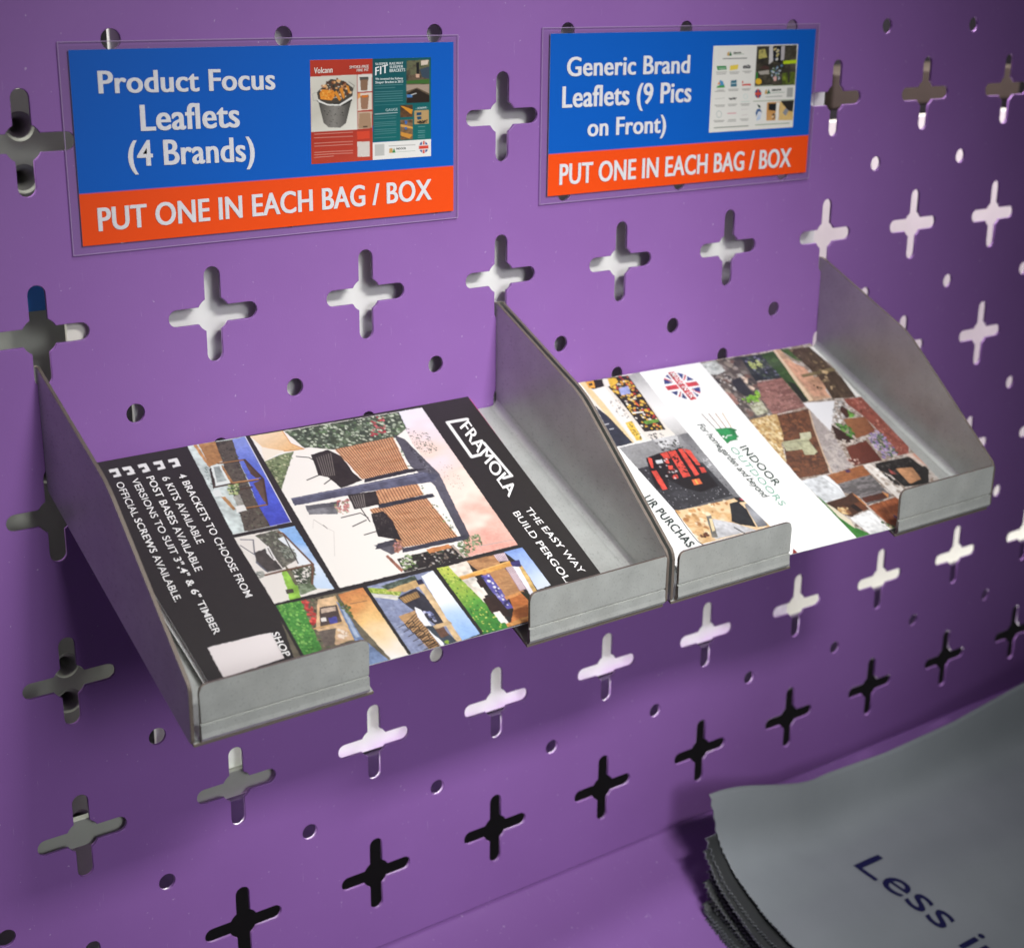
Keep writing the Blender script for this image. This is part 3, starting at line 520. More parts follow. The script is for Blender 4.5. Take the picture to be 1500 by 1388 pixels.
TXT2=[([('MADE IN UK',1)],[35,425,185,425,35,441],'#fbfbf8'),([('INDOOR',0)],[474,450,690,460,469,476],'#1c3c30'),([('OUTDOORS',3)],[467,417,784,427,466,438],'#7ab49c'),([('For home,garden and beyond',4)],[323,376,737,396,317,399],'#2c4038'),([('UR PURCHAS',1)],[617,48,874,69,608,75],'#1c2c28')]
ART3=[('g',['#b83a28','#a83024','#c04632'],[-2,-1,0,504,1007,500,1002,1],[17,29,1018,445],0.2,5),('g',['#dcd8cc','#c8c4b8','#e4e2d8'],[159,1,152,375,685,374,686,3],[161,13,688,360],0.3,4),('g',['#0e5058','#125e62','#0f6a68'],[2,504,0,1001,825,1001,820,501],[14,515,827,993],0.15,4),('p','#eae8e4',[825,501,825,1001,1000,1000,1005,500]),('g',['#55524e','#8a8680','#4a4844'],[391,62,386,332,617,283,659,236,650,144,605,103],[522,76,535,307],0.0,8),('d',['#77746c','#3c3a36'],[410,77,404,316,643,252,626,121],60,7),('p','#2a2622',[391,47,322,340,405,332,448,261,441,138,401,66]),('p','#e4e2dc',[377,58,424,139,432,230,358,336,383,335,446,238,439,138,401,66]),('p','#4a443c',[309,53,186,164,208,271,285,348,367,324,418,231,418,139,373,63]),('d',['#e8e0d0','#2a2622','#6a5a4c'],[309,56,195,171,285,341,376,308,413,139],50,9),('d',['#e0a870','#b07850','#6a3a24','#e8c8a0','#4a2a1c'],[246,87,177,202,226,279,322,325,364,239],60,16),('p','#e89030',[319,75,282,94,296,186,352,195,392,169,375,82]),('d',['#f0b050','#d07820'],[291,87,301,178,378,169,364,85],24,12),('p','#d88a30',[315,186,298,209,383,247,401,231]),('p','#d88a30',[280,232,271,256,366,277,383,262]),('p','#d88a30',[254,286,255,306,322,320,329,305]),('l','#b8b4ac',[382,55,386,25,325,18,309,40],6),('l','#8a867e',[219,309,257,353,285,344],6),('p','#dedad2',[152,382,150,499,316,497,322,380]),('p','#e0d0c0',[332,381,330,498,497,496,503,379]),('p','#c8b09a',[515,380,515,496,677,495,683,379]),('p','#8a6a54',[185,400,183,468,309,459,307,406]),('p','#55524e',[177,395,175,470,203,471,205,399]),('p','#9a745c',[358,400,356,473,492,461,489,408]),('p','#d07020',[353,410,351,469,374,461,377,418]),('p','#e0a060',[332,381,330,403,372,402,390,380]),('p','#a8886c',[529,393,525,481,677,491,676,385]),('p','#3a3028',[656,420,656,457,669,457,669,423]),('p','#d8d0c8',[807,373,808,474,958,474,957,375]),('p','#c0c0bc',[843,516,843,597,958,597,958,516]),('p','#d8482f',[707,373,707,476,780,475,782,374]),('l','#e0a898',[708,29,709,337],4),('l','#e0a898',[745,28,748,337],4),('l','#e0a898',[796,27,800,337],4),('l','#e0a898',[824,28,828,336],4),('l','#e0a898',[885,27,889,336],4),('l','#e0a898',[907,26,913,335],4),('l','#e0a898',[935,26,930,179],4),('l','#6fa0a0',[265,522,263,755],3.5),('l','#6fa0a0',[293,522,289,689],3.5),('l','#6fa0a0',[326,521,325,755],3.5),('l','#6fa0a0',[349,521,348,754],3.5),('l','#6fa0a0',[372,521,373,754],3.5),('l','#6fa0a0',[396,520,395,754],3.5),('l','#6fa0a0',[419,520,420,754],3.5),('l','#6fa0a0',[571,515,568,697],3),('l','#6fa0a0',[593,515,591,696],3),('l','#6fa0a0',[626,516,624,696],3),('l','#6fa0a0',[646,516,643,696],3),('l','#6fa0a0',[665,515,662,697],3),('l','#6fa0a0',[698,515,697,697],3),('l','#6fa0a0',[717,515,717,697],3),('l','#6fa0a0',[742,515,739,696],3),('l','#6fa0a0',[778,514,778,696],3),('l','#4a8a8c',[457,517,455,770],3),('n',['#4a4038','#6a5a48','#33302a'],[30,788,26,984,450,982,449,785],20,20),('p','#3f6a30',[229,785,218,982,265,981,257,785]),('n',['#2f4a2a','#6a6a50','#4a4038'],[30,788,26,984,141,982,182,787],14,14),('p','#3a4a5a',[119,902,94,982,218,982,196,919]),('p','#d0a890',[166,865,166,898,199,898,199,869]),('p','#d8c8b8',[35,911,28,977,73,968,82,910]),('p','#1c1c1e',[53,869,47,894,166,895,166,874]),('p','#2b211c',[353,796,308,869,381,982,450,982,449,785]),('p','#a89484',[266,785,271,981,361,982,299,878,332,786]),('p','#4a7ab0',[365,787,364,836,393,837,395,791]),('l','#e0e0e0',[369,828,355,870],6),('n',['#6a4a30','#3a2c22'],[469,734,468,839,589,839,589,733],14,14),('p','#d89030',[476,737,479,762,517,840,564,828]),('n',['#5a4a3c','#8a6a4a','#3a3028'],[615,733,613,839,816,839,816,733],14,14),('p','#d8a050',[655,737,690,839,709,839,680,737]),('p','#3a6ab0',[624,770,622,791,659,790,657,774]),('p','#3a70b0',[687,770,687,790,711,790,713,772]),('p','#d0903c',[732,737,768,838,805,810,771,736]),('p','#b89868',[528,852,527,979,665,978,665,853]),('d',['#16181c'],[636,877,627,968,655,968,660,886],40,8),('p','#1c4a6a',[548,873,545,915,574,915,578,873]),('p','#1c4a6a',[590,873,588,915,618,914,620,881]),('l','#8ab8b8',[693,885,693,944],3),('l','#8ab8b8',[732,885,731,944],3),('l','#8ab8b8',[751,885,752,944],3),('l','#8ab8b8',[781,885,780,943],3),('l','#8ab8b8',[800,885,800,943],3),('l','#8ab8b8',[508,864,504,969],3),('l','#4a4a48',[869,635,871,860],4),('l','#88a088',[931,699,932,860],3),('p','#c8a060',[893,639,891,667,938,668,938,637]),('p','#2f8a4a',[937,663,889,679,937,692]),('p','#2f4a8a',[904,974,927,970,946,962,958,948,962,934,957,918,943,905,922,897,897,893,875,897,855,905,843,918,841,933,847,949,861,961,881,970]),('p','#eae8e4',[836,920,836,948,964,948,964,920]),('p','#d84a3a',[838,927,838,942,964,941,964,926]),('p','#e8e0dc',[876,889,878,979,927,979,925,889]),('p','#d84a3a',[885,893,885,975,918,975,918,893]),('l','#dce8e8',[543,520,539,709],4)]
TXT3=[([('Volcann',2)],[127,27,123,175,71,30],'#f2e8e0'),([('SMOKE-FREE',1)],[90,312,86,470,63,313],'#f0dcd4'),([('FIRE PIT',1)],[121,371,119,470,96,371],'#f0dcd4'),([('SLEEPER',1)],[64,524,61,630,42,524],'#dce8e8'),([('FIT',2)],[164,523,139,629,85,524],'#f0f4f4'),([('RAILWAY',1)],[64,644,62,760,40,643],'#dce8e8'),([('SLEEPER',1)],[97,644,95,759,73,644],'#dce8e8'),([('BRACKETS',1)],[136,644,132,775,106,644],'#dce8e8'),([('We invented the Railway',1)],[209,524,210,757,187,524],'#dce8e8'),([('Sleeper Bracket in 2013',1)],[243,523,243,757,220,524],'#dce8e8'),([('SCREWS',1)],[515,879,511,956,496,879],'#c8dcdc'),([('INDOOR',0)],[910,699,912,781,891,699],'#1c2c20'),([('GAUGE',1)],[521,608,519,712,495,608],'#a8c8c8')]
ART4=[('p','#e4e2dc',[0,1,0,999,1000,999,1000,1]),('p','#c8a060',[118,162,83,165,69,186,120,189]),('p','#1f6a3a',[120,184,65,199,118,220]),('l','#90a890',[104,234,103,356],6),('l','#3c3c3c',[151,121,152,392],9),('p','#2f8a48',[234,51,233,159,277,168,279,63]),('l','#e8f0e8',[260,75,260,152],5),('p','#e8cc50',[233,204,222,302,277,294,289,204]),('d',['#2c2c30','#4a4a50'],[241,347,229,387,246,462,264,455,269,353],26,12),('l','#8a8884',[304,51,305,168],7),('l','#8a8884',[325,56,324,160],7),('l','#8a8884',[308,202,308,314],7),('l','#8a8884',[326,209,326,301],7),('l','#8a8884',[304,355,304,457],7),('l','#8a8884',[320,379,320,439],7),('l','#8a8884',[510,75,510,147],7),('l','#8a8884',[524,49,526,162],7),('l','#8a8884',[506,200,507,314],7),('l','#8a8884',[522,207,523,308],7),('l','#8a8884',[509,358,508,458],7),('l','#8a8884',[523,368,523,442],7),('l','#8a8884',[682,53,685,168],7),('l','#8a8884',[699,71,700,162],7),('l','#8a8884',[681,207,682,308],7),('l','#8a8884',[697,212,698,294],7),('l','#8a8884',[684,349,685,456],7),('l','#8a8884',[701,364,701,447],7),('l','#8a8884',[860,53,865,172],7),('l','#8a8884',[876,63,877,159],7),('l','#8a8884',[861,221,862,304],7),('l','#8a8884',[879,211,880,306],7),('l','#8a8884',[861,354,862,452],7),('l','#8a8884',[878,370,879,445],7),('p','#4a90c0',[442,84,393,100,407,129,463,154,466,109]),('p','#e89040',[442,71,410,88,444,108]),('p','#3f9a4a',[482,60,459,72,454,153,485,156]),('p','#2f6a80',[403,222,401,289,476,293,476,225]),('l','#d8e8ec',[440,234,438,282],7),('p','#d03828',[453,353,449,456,472,460,470,354]),('p','#d03828',[416,352,414,366,439,370,442,355]),('l','#b8b6b0',[608,53,604,162],6),('d',['#2a2a2a'],[608,207,607,299,628,304,625,213],30,9),('p','#c8d8d4',[600,433,612,431,622,425,629,417,631,407,628,396,621,386,610,380,596,376,584,378,574,384,568,392,566,402,568,413,577,423,587,430]),('p','#e4e2dc',[600,425,608,424,617,420,622,414,624,406,621,398,616,391,607,386,598,384,588,385,581,389,575,396,573,403,575,411,580,418,589,423]),('p','#b0bcb8',[790,141,807,139,819,133,828,123,832,111,827,97,818,86,804,79,786,75,771,78,757,84,748,94,746,106,750,119,760,130,774,138]),('p','#e4e2dc',[790,134,804,133,814,128,821,119,823,110,820,100,813,91,800,85,786,83,774,84,762,89,755,97,753,106,757,117,765,125,776,132]),('l','#d8a0a8',[786,209,786,299],14),('l','#d0c8c8',[749,363,748,436],6),('l','#c8b8b8',[815,375,811,435],6),('l','#b8d0c8',[658,357,657,455],6),('l','#4a5a4a',[944,62,946,454],9),('l','#6a8a60',[942,542,944,949],8),('n',['#2a2824','#3f3a30','#5a5448'],[18,504,11,984,480,991,477,505],16,16),('n',['#8a8a50','#c0b468','#4a4a34'],[64,526,48,599,149,634,165,532],14,14),('p','#c8c4c4',[21,650,17,697,189,712,233,658]),('p','#16181c',[26,693,22,792,218,799,198,704]),('d',['#c8b880','#3a4a70','#d8d4cc'],[51,712,41,779,181,784,180,726],16,16),('p','#b8b0b4',[22,792,20,835,183,836,190,798]),('p','#b8d020',[197,828,187,996,229,993,234,830]),('p','#4a3430',[275,548,242,612,261,660,298,662]),('p','#a8a098',[312,532,298,662,345,666,351,563]),('p','#2f7a34',[321,509,321,532,424,538,414,510]),('p','#e0b030',[429,583,443,582,454,575,461,563,464,549,461,534,452,521,440,512,426,509,414,511,403,518,394,529,393,544,396,559,405,571,417,580]),('d',['#6a88a8','#4a6a44','#c8d0d8','#3a4a34'],[261,669,248,812,416,822,420,699],40,16),('p','#d8a8a0',[380,724,376,758,428,761,429,728]),('n',['#8a9a30','#5a6a24','#3a4420'],[341,827,328,991,475,990,472,831],20,20),('p','#3a3430',[240,893,240,912,457,922,458,902]),('l','#6a7a4a',[482,505,485,991],8),('l','#8a9a78',[659,501,664,989],8),('p','#2f3f7a',[573,587,594,586,609,578,622,567,625,553,620,538,608,524,590,516,570,512,548,513,531,521,520,532,517,547,522,561,534,574,552,583]),('p','#d04a3c',[557,511,555,589,585,591,587,513]),('p','#c8503c',[517,538,515,555,625,562,625,544]),('p','#c8a060',[581,631,534,632,525,653,579,659]),('p','#1f6a4a',[579,653,522,672,577,701]),('l','#90a898',[570,713,570,866],6),('l','#5a6a60',[614,645,614,840],6),('p','#a8a8a4',[517,895,517,969,629,970,629,897]),('p','#1c3a30',[694,545,714,584,742,591,737,567]),('p','#2c5a90',[797,533,755,549,748,582,800,614,784,584,785,565,844,545]),('g',['#d8dce8','#a8c0e0'],[788,566,800,609,875,594,891,548],[799,571,891,557],0.0,8),('n',['#d8a468','#c08a4c'],[681,663,680,821,903,816,898,666],14,14),('p','#1c2024',[697,682,696,798,792,794,772,687]),('d',['#2a2c30','#e8d0b0'],[807,732,810,790,887,786,884,747],20,14),('n',['#e0c080','#d0a860'],[680,816,674,985,909,990,903,820],14,14),('p','#2a2826',[671,829,669,990,807,983,795,934,720,861]),('p','#8a8e96',[759,893,790,934,855,900,815,859]),('p','#e8e4dc',[687,778,686,816,903,811,901,776])]
TXT4=[([('INDOOR',1)],[93,232,91,321,77,232],'#2c3c30'),([('INDOOR',1)],[548,714,545,826,527,713],'#2c4038')]
PQS=[[1.651, -0.03, 0.37], [2.461, -0.03, 0.368], [2.458, -0.03, -0.205], [1.642, -0.03, -0.203]]
PQT=[[4.736, -0.03, 0.391], [5.55, -0.03, 0.388], [5.552, -0.03, -0.183], [4.734, -0.03, -0.181]]

# ================================================================== large structure
holes = []
for i in range(-3, 13):
    for k in range(-3, 6):
        holes.append(cross(i, -k))
        if k < 5 and i < 12: holes.append(circle(i + .5, -k - .5, .054))
panel = holed_sheet('perforated_panel', [(-3.6, -5.59), (12.6, -5.59), (12.6, 3.75), (-3.6, 3.75)], holes, .022, M['purple'], 0.0, .003)
tag(panel, 'tall purple metal display panel perforated with rows of cross slots and small round holes', 'panel')

# sloping shelf under the panel: rolled back edge, then the surface falling towards the front
prof = [(.06, -5.50), (.035, -5.592), (.012, -5.604), (-.008, -5.602), (-.026, -5.612), (-.06, -5.642), (-.5, -5.83), (-1.5, -6.23), (-3.6, -7.07), (-3.63, -7.12), (-3.63, -7.6)]
xs = [-3.6 + i * .54 for i in range(31)]
V = [(x, y, z) for x in xs for y, z in prof]
n = len(prof)
F = [(i * n + j, i * n + j + 1, (i + 1) * n + j + 1, (i + 1) * n + j) for i in range(30) for j in range(n - 1)]
shelf = obj('shelf', V, F, M['purple'], None, None, True)
sm = shelf.modifiers.new('thickness', 'SOLIDIFY'); sm.thickness = .02 * S; sm.offset = -1
for f in shelf.data.polygons: f.use_smooth = True
tag(shelf, 'sloping purple metal shelf below the perforated panel, carrying the grey bags', 'shelf')

# what stands behind the panel and shows through its slots
tag(box('backing_board', .54, 6.02, .125, .155, -4.13, 1.7, M['white_board'], None), 'glossy white board close behind the left and middle slots of the purple panel', 'board')
tag(box('backing_board', 7.0, 15.0, 1.5, 1.56, -5.02, -.36, M['warm_board'], None), 'warm white board seen through the slots at the right end', 'board')
post = empty('slotted_upright', (0, .45, -5.5), 'grey green steel upright with round holes, behind the leftmost column of cross slots', 'upright')
hz = (.85, .58, .315, .045, -.23, -.5, -1.6, -1.87, -2.55, -2.82, -3.089, -3.32, -3.6, -3.87, -4.14)
ph = [circle(.125, z, .075, 20) for z in hz]
keep(holed_sheet('front_face', [(-1.6, -5.4), (.60, -5.4), (.60, 1.7), (-1.6, 1.7)], ph, .03, M['post'], .40), post)
for z in hz:                      # dished rims
    pr = [(.075, .401), (.064, .406), (.055, .416), (.044, .435), (.037, .475), (.034, .60)]
    v = [(.125 + r * math.cos(a * math.pi / 10), y, z + r * math.sin(a * math.pi / 10)) for r, y in pr for a in range(20)]
    f = [(i * 20 + a, i * 20 + (a + 1) % 20, (i + 1) * 20 + (a + 1) % 20, (i + 1) * 20 + a) for i in range(len(pr) - 1) for a in range(20)]
    keep(obj('hole_rim', v, f, M['post'], None, None, True), post)
keep(box('hollow_shade', -1.5, .5, .62, .64, -5.3, 1.6, M['post_shade']), post)  # added sheet that paints the darkness inside the holes
tag(box('cross_beam', -1.7, 1.62, .07, .12, -4.11, -3.93, M['post']), 'grey green horizontal beam behind the lower left cross slots', 'beam')
tag(box('blue_clip', -.02, .30, .30, .37, -.93, -.72, M['blue']), 'small blue clip seen in the top of the cross slot left of the left sign', 'clip')
tag(box('cream_plate', .170, .50, .07, .10, -1.20, -.80, M['cream']), 'small cream plate seen in the right arm of a cross slot under the left sign', 'plate')
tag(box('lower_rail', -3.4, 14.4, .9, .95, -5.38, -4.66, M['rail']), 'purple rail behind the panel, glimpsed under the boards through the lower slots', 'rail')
tag(box('brown_carton', 7.9, 10.6, 1.75, 2.6, -.30, .02, M['carton'], None, .02), 'brown cardboard carton behind the slots at the top right', 'carton')
dark_backdrop = box('dark_backdrop', -8, 22, 4.0, 4.2, -12, 6, M['dark'], None, 0); dark_backdrop['kind'] = 'structure'  # added sheet, keeps ambient light out and paints the dark beyond

# ================================================================== trays
BZ, BK = -1.835, .485
def base_z(y): return BZ + BK * y
def tray(x0, x1, label):
    t = empty('leaflet_tray', ((x0 + x1) / 2, -.85, -2.2), label, 'tray', 'galvanised leaflet trays hooked on the purple panel')
    th = .020
    # side walls
    YF = -1.712
    pr = [(-.004, base_z(0) - .01), (-.004, -1.30), (.085, -1.30)]
    pr += [(.085, -1.24), (.05, -1.165), (-.004, -1.160)]
    k = (-.868, -1.575)
    pr += round_corner(k, (-.02, -1.16), (YF, -2.345), .10, 5)
    f = (YF + .004, -2.342)
    pr += round_corner(f, k, (YF + .004, -2.64), .035, 4)
    pr += round_corner((YF + .004, base_z(YF) + .015), f, (-1.6, base_z(-1.6)), .03, 3)
    for xa in (x0, x1 - th):
        keep(extrude_outline('side_wall', pr, lambda a, b, w: (xa + w, a, b), th, [M['galv'], M['galv_edge']]), t)
    # base with its bend up into the walls and a notch at the front
    nx0, nx1, ny = x0 + 1.02, x0 + 2.005, -1.28
    out = [(x0 + th, -.006), (x1 - th, -.006), (x1 - th, -1.69)]
    out += [(nx1, -1.69)] + round_corner((nx1, ny), (nx1, -1.6), (nx0, ny), .05, 4) + round_corner((nx0, ny), (nx1, ny), (nx0, -1.6), .05, 4) + [(nx0, -1.69)]
    out += [(x0 + th, -1.69)]
    keep(extrude_outline('base', out, lambda a, b, w: (a, b, base_z(b) - w), .018, [M['galv'], M['galv_edge']]), t)
    # bend fillets between base and walls (a thin crease line)
    for xa, sg in ((x0 + th, 1), (x1 - th, -1)):
        v = []; nseg = 4
        for y in (-.01, -1.685):
            for i in range(nseg + 1):
                a = math.pi / 2 * i / nseg; r = .05
                v.append((xa + sg * (.001 + r * (1 - math.cos(a))), y, base_z(y) + .001 + r * (1 - math.sin(a))))
        fa = [(i, i + 1, nseg + 2 + i, nseg + 1 + i) for i in range(nseg)]
        keep(obj('bend', v, fa, M['galv'], None, None, True), t)
    # two front lips, folded up from the base
    for xa, xb, cut in ((x0 + .052, x0 + .985, 'b'), (x0 + 2.005, x1 - .024, 'a')):
        zt, zb = -2.345, -2.545
        o = [(xa, zb)]
        o += [(xb, zb)]
        o += round_corner((xb, zt), (xb, zb), (xa, zt), .045 if cut == 'b' else .012)
        o += round_corner((xa, zt), (xb, zt), (xa, zb), .045)
        lip = empty_part = extrude_outline('front_lip', o, lambda a, b, w: (a, YF + w, b), .018, [M['galv'], M['galv_edge']])
        keep(lip, t)
        # the folded foot under the crease: stands a hair proud, rounds under into the base
        ft = [(YF + .010, zb - .001), (YF + .010, zb - .011), (YF - .0005, zb - .012), (YF - .001, -2.60), (YF - .004, -2.625), (YF + .006, -2.642), (YF + .022, -2.650), (YF + .03, -2.645), (YF + .022, -2.62), (YF + .020, zb - .002)]
        bm = bmesh.new()
        A = [bm.verts.new(Vector((xa + .001, y, z)) * S) for y, z in ft]
        B = [bm.verts.new(Vector((xb - .001, y, z)) * S) for y, z in ft]
        m = len(ft)
        e1 = bm.faces.new(A); e2 = bm.faces.new(B[::-1]); e1.material_index = e2.material_index = 1
        for i in range(m): bm.faces.new((A[i], A[(i + 1) % m], B[(i + 1) % m], B[i]))
        ff = from_bm('folded_foot', bm, [M['galv'], M['galv_edge']])
        ff.parent = lip
        ff.location = (0, 0, 0)
    return t
trayA = tray(-.035, 2.985, 'galvanised steel tray holding the black leaflets, left one of the pair')
trayB = tray(3.008, 6.0, 'galvanised steel tray holding the white leaflets, right one of the pair')

# ================================================================== leaflets
def leaflet(Q, ops, txt, bg, m, label, gname, under, hw, curl, sp):
    t = empty('leaflet', tuple(bil(Q, .5, .5)), label, 'leaflet', None)
    h, w = hw
    cv = Canvas(h, w, bg)
    cv.tex = .55
    cv.run(ops)
    UPV['printed_sheet'] = (0, -.4, 1)
    sh, nrm = print_sheet('printed_sheet', Q, cv.image(), m, None, 0, curl)
    keep(sh, t)
    L = Lettering()
    for segs, P, col in txt:
        p0, p1, c = np.array(P[:2]) / 1000, np.array(P[2:4]) / 1000, np.array(P[4:6]) / 1000
        # cap vector: keep it square to the reading direction
        v2, F = letter(segs, p0, p1, c - p0)
        P3 = bil(Q, v2[:, 0], v2[:, 1]) + nrm * .0035 + np.outer(LIFT, nrm)
        if curl: P3 = P3 + nrm * curl(v2[:, 0], v2[:, 1])[:, None]
        L = Lettering(); L.add(P3, F, ink(col))
        keep(L.build('lettering', None), t)
    # the sheets of the stack under it, each a leaflet of its own
    for i, (mm, lab) in enumerate(under):
        d = -sp * (i + 1)
        du = .006 * math.sin(i * 2.1 + 1); dv = .010 * math.cos(i * 1.7)
        q = [np.array(a) + nrm * d + np.array((dv, du - (.0 if i else -.004), 0)) for a in Q]
        q[0][1] = -.0045; q[1][1] = -.030 if i == 0 else -.006
        for a in q[2:]: a += (np.array(Q[1]) - Q[2]) * (.012 + .004 * i)
        vv = [tuple(a) for a in q] + [tuple(a - nrm * .0045) for a in q]
        ff = [(0, 1, 2, 3), (7, 6, 5, 4), (0, 4, 5, 1), (1, 5, 6, 2), (2, 6, 7, 3), (3, 7, 4, 0)]
        o = obj('leaflet', vv, ff, mm)
        tag(o, lab, 'leaflet', gname)
    return t

curl1 = lambda s, t: .0045 * np.sin(2.6 * np.asarray(s) + 5.0 * np.asarray(t) + .6) + .0045
la = 'plain-edged leaflet stacked under the black leaflet in the left tray'
leaflet(Q1, ART1, TXT1, '#2b2725', M['print_dark'], 'black leaflet with pergola photos and white lettering, on top in the left tray', 'leaflets stacked under the black leaflet',
        [(M['paper_pink'], 'magenta-edged leaflet stacked under the black one in the left tray'), (M['paper'], la), (M['paper'], la), (M['paper_grey'], la), (M['paper'], la)], (500, 700), curl1, .010)
lb = 'white-edged leaflet lowest in the stack in the right tray'
leaflet(Q2, ART2, TXT2, '#fbfbf8', M['print_white'], 'white leaflet with tool and garden photos, on top in the right tray', 'leaflets stacked under the white leaflet',
        [(M['paper_green'], 'green-edged leaflet under the top white leaflet in the right tray'), (M['paper'], lb)], (500, 700), curl1, .006)

# ================================================================== laminated signs
def sign(card, film, band_z, title, foot, pq, art, txt, hw, label, bg):
    x0, x1, z0, z1 = card
    t = empty('laminated_sign', ((x0 + x1) / 2, -.03, z0), label, 'sign', 'laminated signs on the purple panel')
    # clear pouch
    keep(obj('laminate_film', [(film[0], -.0140, film[2]), (film[1], -.0140, film[2]), (film[1], -.0140, film[3]), (film[0], -.0140, film[3])], [(0, 1, 2, 3)], M['film']), t)
    e = .0035
    bm = bmesh.new()
    fx0, fx1, fz0, fz1 = film
    box_bm(bm, fx0 - e, fx1 + e, -.0155, -.0125, fz0 - e, fz0); box_bm(bm, fx0 - e, fx1 + e, -.0155, -.0125, fz1, fz1 + e)
    box_bm(bm, fx0 - e, fx0, -.0155, -.0125, fz0 + .0003, fz1 - .0003); box_bm(bm, fx1, fx1 + e, -.0155, -.0125, fz0 + .0003, fz1 - .0003)
    keep(from_bm('film_edge', bm, M['film_edge']), t)
    UPV['printed_card'] = (0, -1, 0)
    cv = Canvas(120, 40, '#005cc0', 1)
    bs = (z1 - band_z) / (z1 - z0) * 1000
    cv.run([('p', '#f24e0e', [bs, -50, bs, 1050, 1050, 1050, 1050, -50])])
    img = cv.image()
    Qc = [(x0, -.0170, z1), (x1, -.0170, z1), (x1, -.0170, z0), (x0, -.0170, z0)]
    keep(print_sheet('printed_card', Qc, img, M['card'], None, 0, None, .004, .88, (.6, .6, .62))[0], t)
    # picture of the leaflet
    UPV['leaflet_picture'] = (0, -1, 0)
    cv = Canvas(*hw, bg); cv.run(art)
    q = [(a[0], -.0172, a[2]) for a in pq]
    pic, nrm = print_sheet('leaflet_picture', q, cv.image(), M['card'], None, .0012, None, .001, .86)
    keep(pic, t)
    L = Lettering()
    for segs, P, col in txt:
        p0, p1, c = np.array(P[:2]) / 1000, np.array(P[2:4]) / 1000, np.array(P[4:6]) / 1000
        v2, F = letter(segs, p0, p1, c - p0)
        L = Lettering(); L.add(bil(q, v2[:, 0], v2[:, 1]) + nrm * .0030 + np.outer(LIFT, nrm), F, ink(col))
        pl = L.build('picture_lettering', None); pl.parent = pic
    L = Lettering()
    for body, p0, p1, cap, st in title + foot:
        v2, F = letter([(body, st)], p0, p1, (0, cap))
        L = Lettering(); L.add([(a, -.0200 - k, b) for (a, b), k in zip(v2, LIFT)], F, ink('#e6e5ea'))
        keep(L.build('lettering', None), t)
    return t
sign((.263,2.622,-.545,.452), (.212,2.655,-.588,.49), -.274, [('Product Focus', (0.407, 0.234), (1.428, 0.22), 0.112, 5), ('Leaflets', (0.625, 0.034), (1.202, 0.027), 0.133, 5), ('(4 Brands)', (0.544, -0.146), (1.285, -0.162), 0.131, 5)], [('PUT ONE IN EACH BAG / BOX', (0.354, -0.472), (2.461, -0.462), 0.121, 5)], PQS, ART3, TXT3, (170, 180), 'blue and orange laminated sign reading Product Focus Leaflets, left one of the two', '#005cc0')
sign((3.35,5.722,-.512,.489), (3.292,5.757,-.557,.522), -.247, [('Generic Brand', (3.482, 0.23), (4.528, 0.221), 0.116, 5), ('Leaflets (9 Pics', (3.45, 0.038), (4.553, 0.034), 0.13, 5), ('on Front)', (3.662, -0.15), (4.337, -0.158), 0.113, 5)], [('PUT ONE IN EACH BAG / BOX', (3.441, -0.444), (5.556, -0.459), 0.13, 5)], PQT, ART4, TXT4, (150, 150), 'blue and orange laminated sign reading Generic Brand Leaflets, right one of the two', '#e4e2dc')

# ================================================================== stack of mailing bags
BY = [.45, .51, .58, .76, 1.1, 1.42, 2.0, 3.0]
BL_ = [-4.97, -5.26, -5.42, -5.61, -5.79, -5.89, -6.12, -6.55]
BR_ = [-5.27, -5.55, -5.72, -5.80, -5.88, -5.95, -6.13, -6.55]
BB = ([4.68, 5.9, 6.74, 7.63, 8.58, 10.5], [-5.0, -5.243, -5.285, -5.26, -5.16, -4.95])
def smooth_interp(x, xs, ys):
    return sum(np.interp(x + d, xs, ys) for d in (-.05, -.025, 0, .025, .05)) / 5
def bag_z(x, y):
    w = np.clip((x - 4.68) / 1.3, 0, 1); w = w * w * (3 - 2 * w)
    b = smooth_interp(-y, BY, BL_) * (1 - w) + smooth_interp(-y, BY, BR_) * w
    k = np.clip(1 - (-y - .45) / .35, 0, 1)
    return b + k * k * (np.interp(x, *BB) - np.interp(x, [4.68, 5.98], [-4.97, -5.27]))
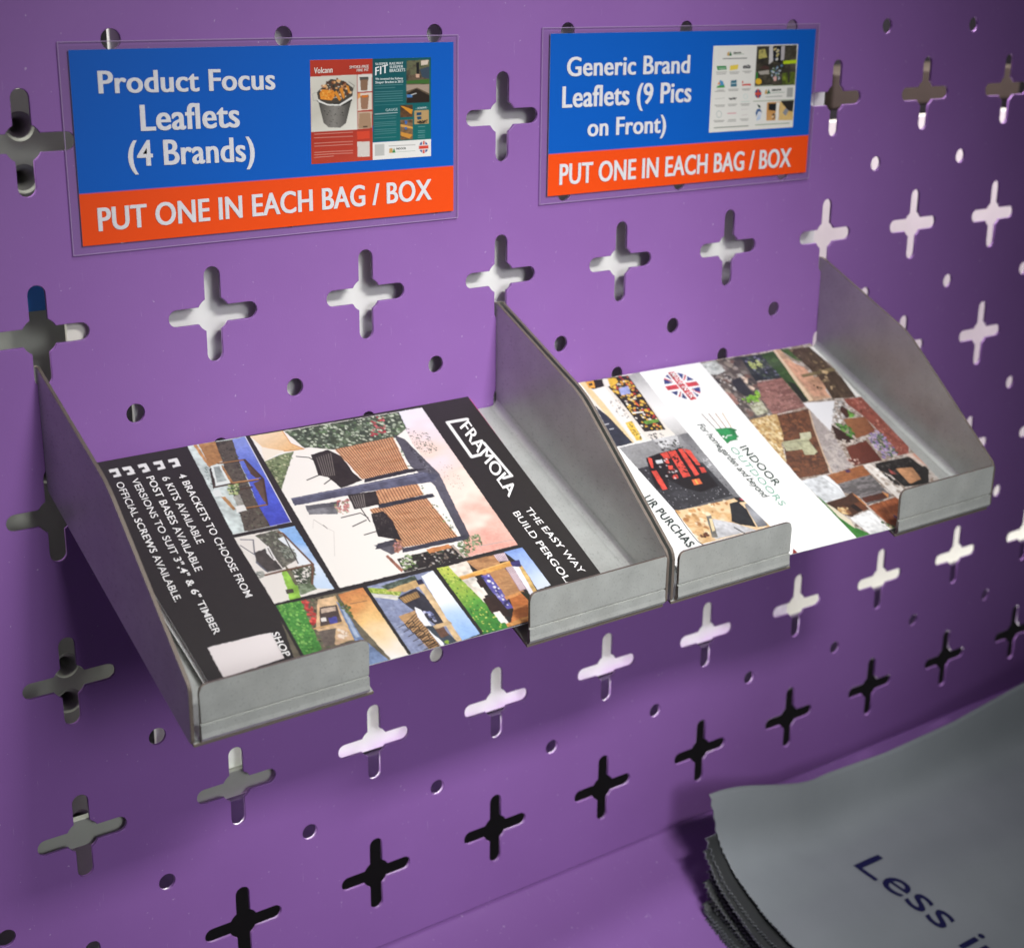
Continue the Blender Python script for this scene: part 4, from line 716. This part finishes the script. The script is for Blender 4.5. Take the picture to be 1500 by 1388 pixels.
def bag(i, label, group=None):
    t = empty('mailing_bag', (7.2, -1.5, -6.1 - .03 * i), label, 'bag', group)
    yb = -.45 if i == 0 else -.52 - .022 * i
    xl0 = 4.685 if i == 0 else 4.60 - .017 * i + .022 * math.sin(i * 2.3)
    ny, nx = 190, 60
    ys = np.concatenate([np.linspace(yb, -2.1, 110), np.linspace(-2.12, -3.1, 40)])
    V, F = [], []
    r = random.Random(40 + i)
    for j, y in enumerate(ys):
        ja = .6 if i == 0 else 1.0
        jag = ja * ((.015 if j % 2 else -.008) + r.uniform(-.007, .007))
        xl = xl0 + jag + (.02 * math.sin(y * 3 + i) if i else 0)
        for k in range(nx):
            u = (k / (nx - 1)) ** 1.6
            x = xl + (10.4 - xl) * u
            z = float(bag_z(np.array(x), np.array(y)))
            dz = -.027 * i - .014 * i * max(0, 1 - (x - 4.5) / .5)
            fl = float(np.clip((-y - 1.0) / 1.2, 0, 1))
            dz = dz * (1 - .15 * fl) + (.012 * math.sin(3 * y + 2 * i) * max(0, 1 - (x - 4.5) / .8) if i else 0)
            zz = z + dz
            zz = max(zz, -5.628 + .4 * y + .012 * (11 - i))
            V.append((x, y, zz))
    for j in range(len(ys) - 1):
        for k in range(nx - 1):
            F.append((j * nx + k, (j + 1) * nx + k, (j + 1) * nx + k + 1, j * nx + k + 1))
    o = obj('poly_sheet', V, F, [M['bag'], M['bag_shade']] if i == 0 else [M['bag_shade'], M['bag']], None, None, True)  # lower bags carry the painted shade with a plain grey rim
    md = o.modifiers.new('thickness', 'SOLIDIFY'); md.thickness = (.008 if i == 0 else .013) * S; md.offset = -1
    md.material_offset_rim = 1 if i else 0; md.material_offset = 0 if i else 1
    keep(o, t)
    if i == 0:
        L = Lettering()
        for word, p0, p1 in (('Less', (5.808, -.964), (5.945, -1.743)), ('in', (5.950, -1.90), (6.012, -2.16))):
            v2, F2 = letter([(word, 0)], p0, p1, (.29, .0))
            P = np.array([(x, y, float(bag_z(np.array(x), np.array(y))) + .004) for x, y in v2])
            L.add(P, F2, M['navy'])
        keep(L.build('lettering', None), t)
    return t
M['navy'] = mat('navy_ink', (.006, .006, .055), .55, 0, 0, .2)
tn = NT(M['navy']); tn.l(tn.ramp(tn.noise(400, 3), [(.3, (.005, .005, .048)), (.7, (.008, .008, .062))]), tn.b.inputs['Base Color'])
bag(0, 'grey plastic mailing bag with dark blue lettering, on top of the stack')
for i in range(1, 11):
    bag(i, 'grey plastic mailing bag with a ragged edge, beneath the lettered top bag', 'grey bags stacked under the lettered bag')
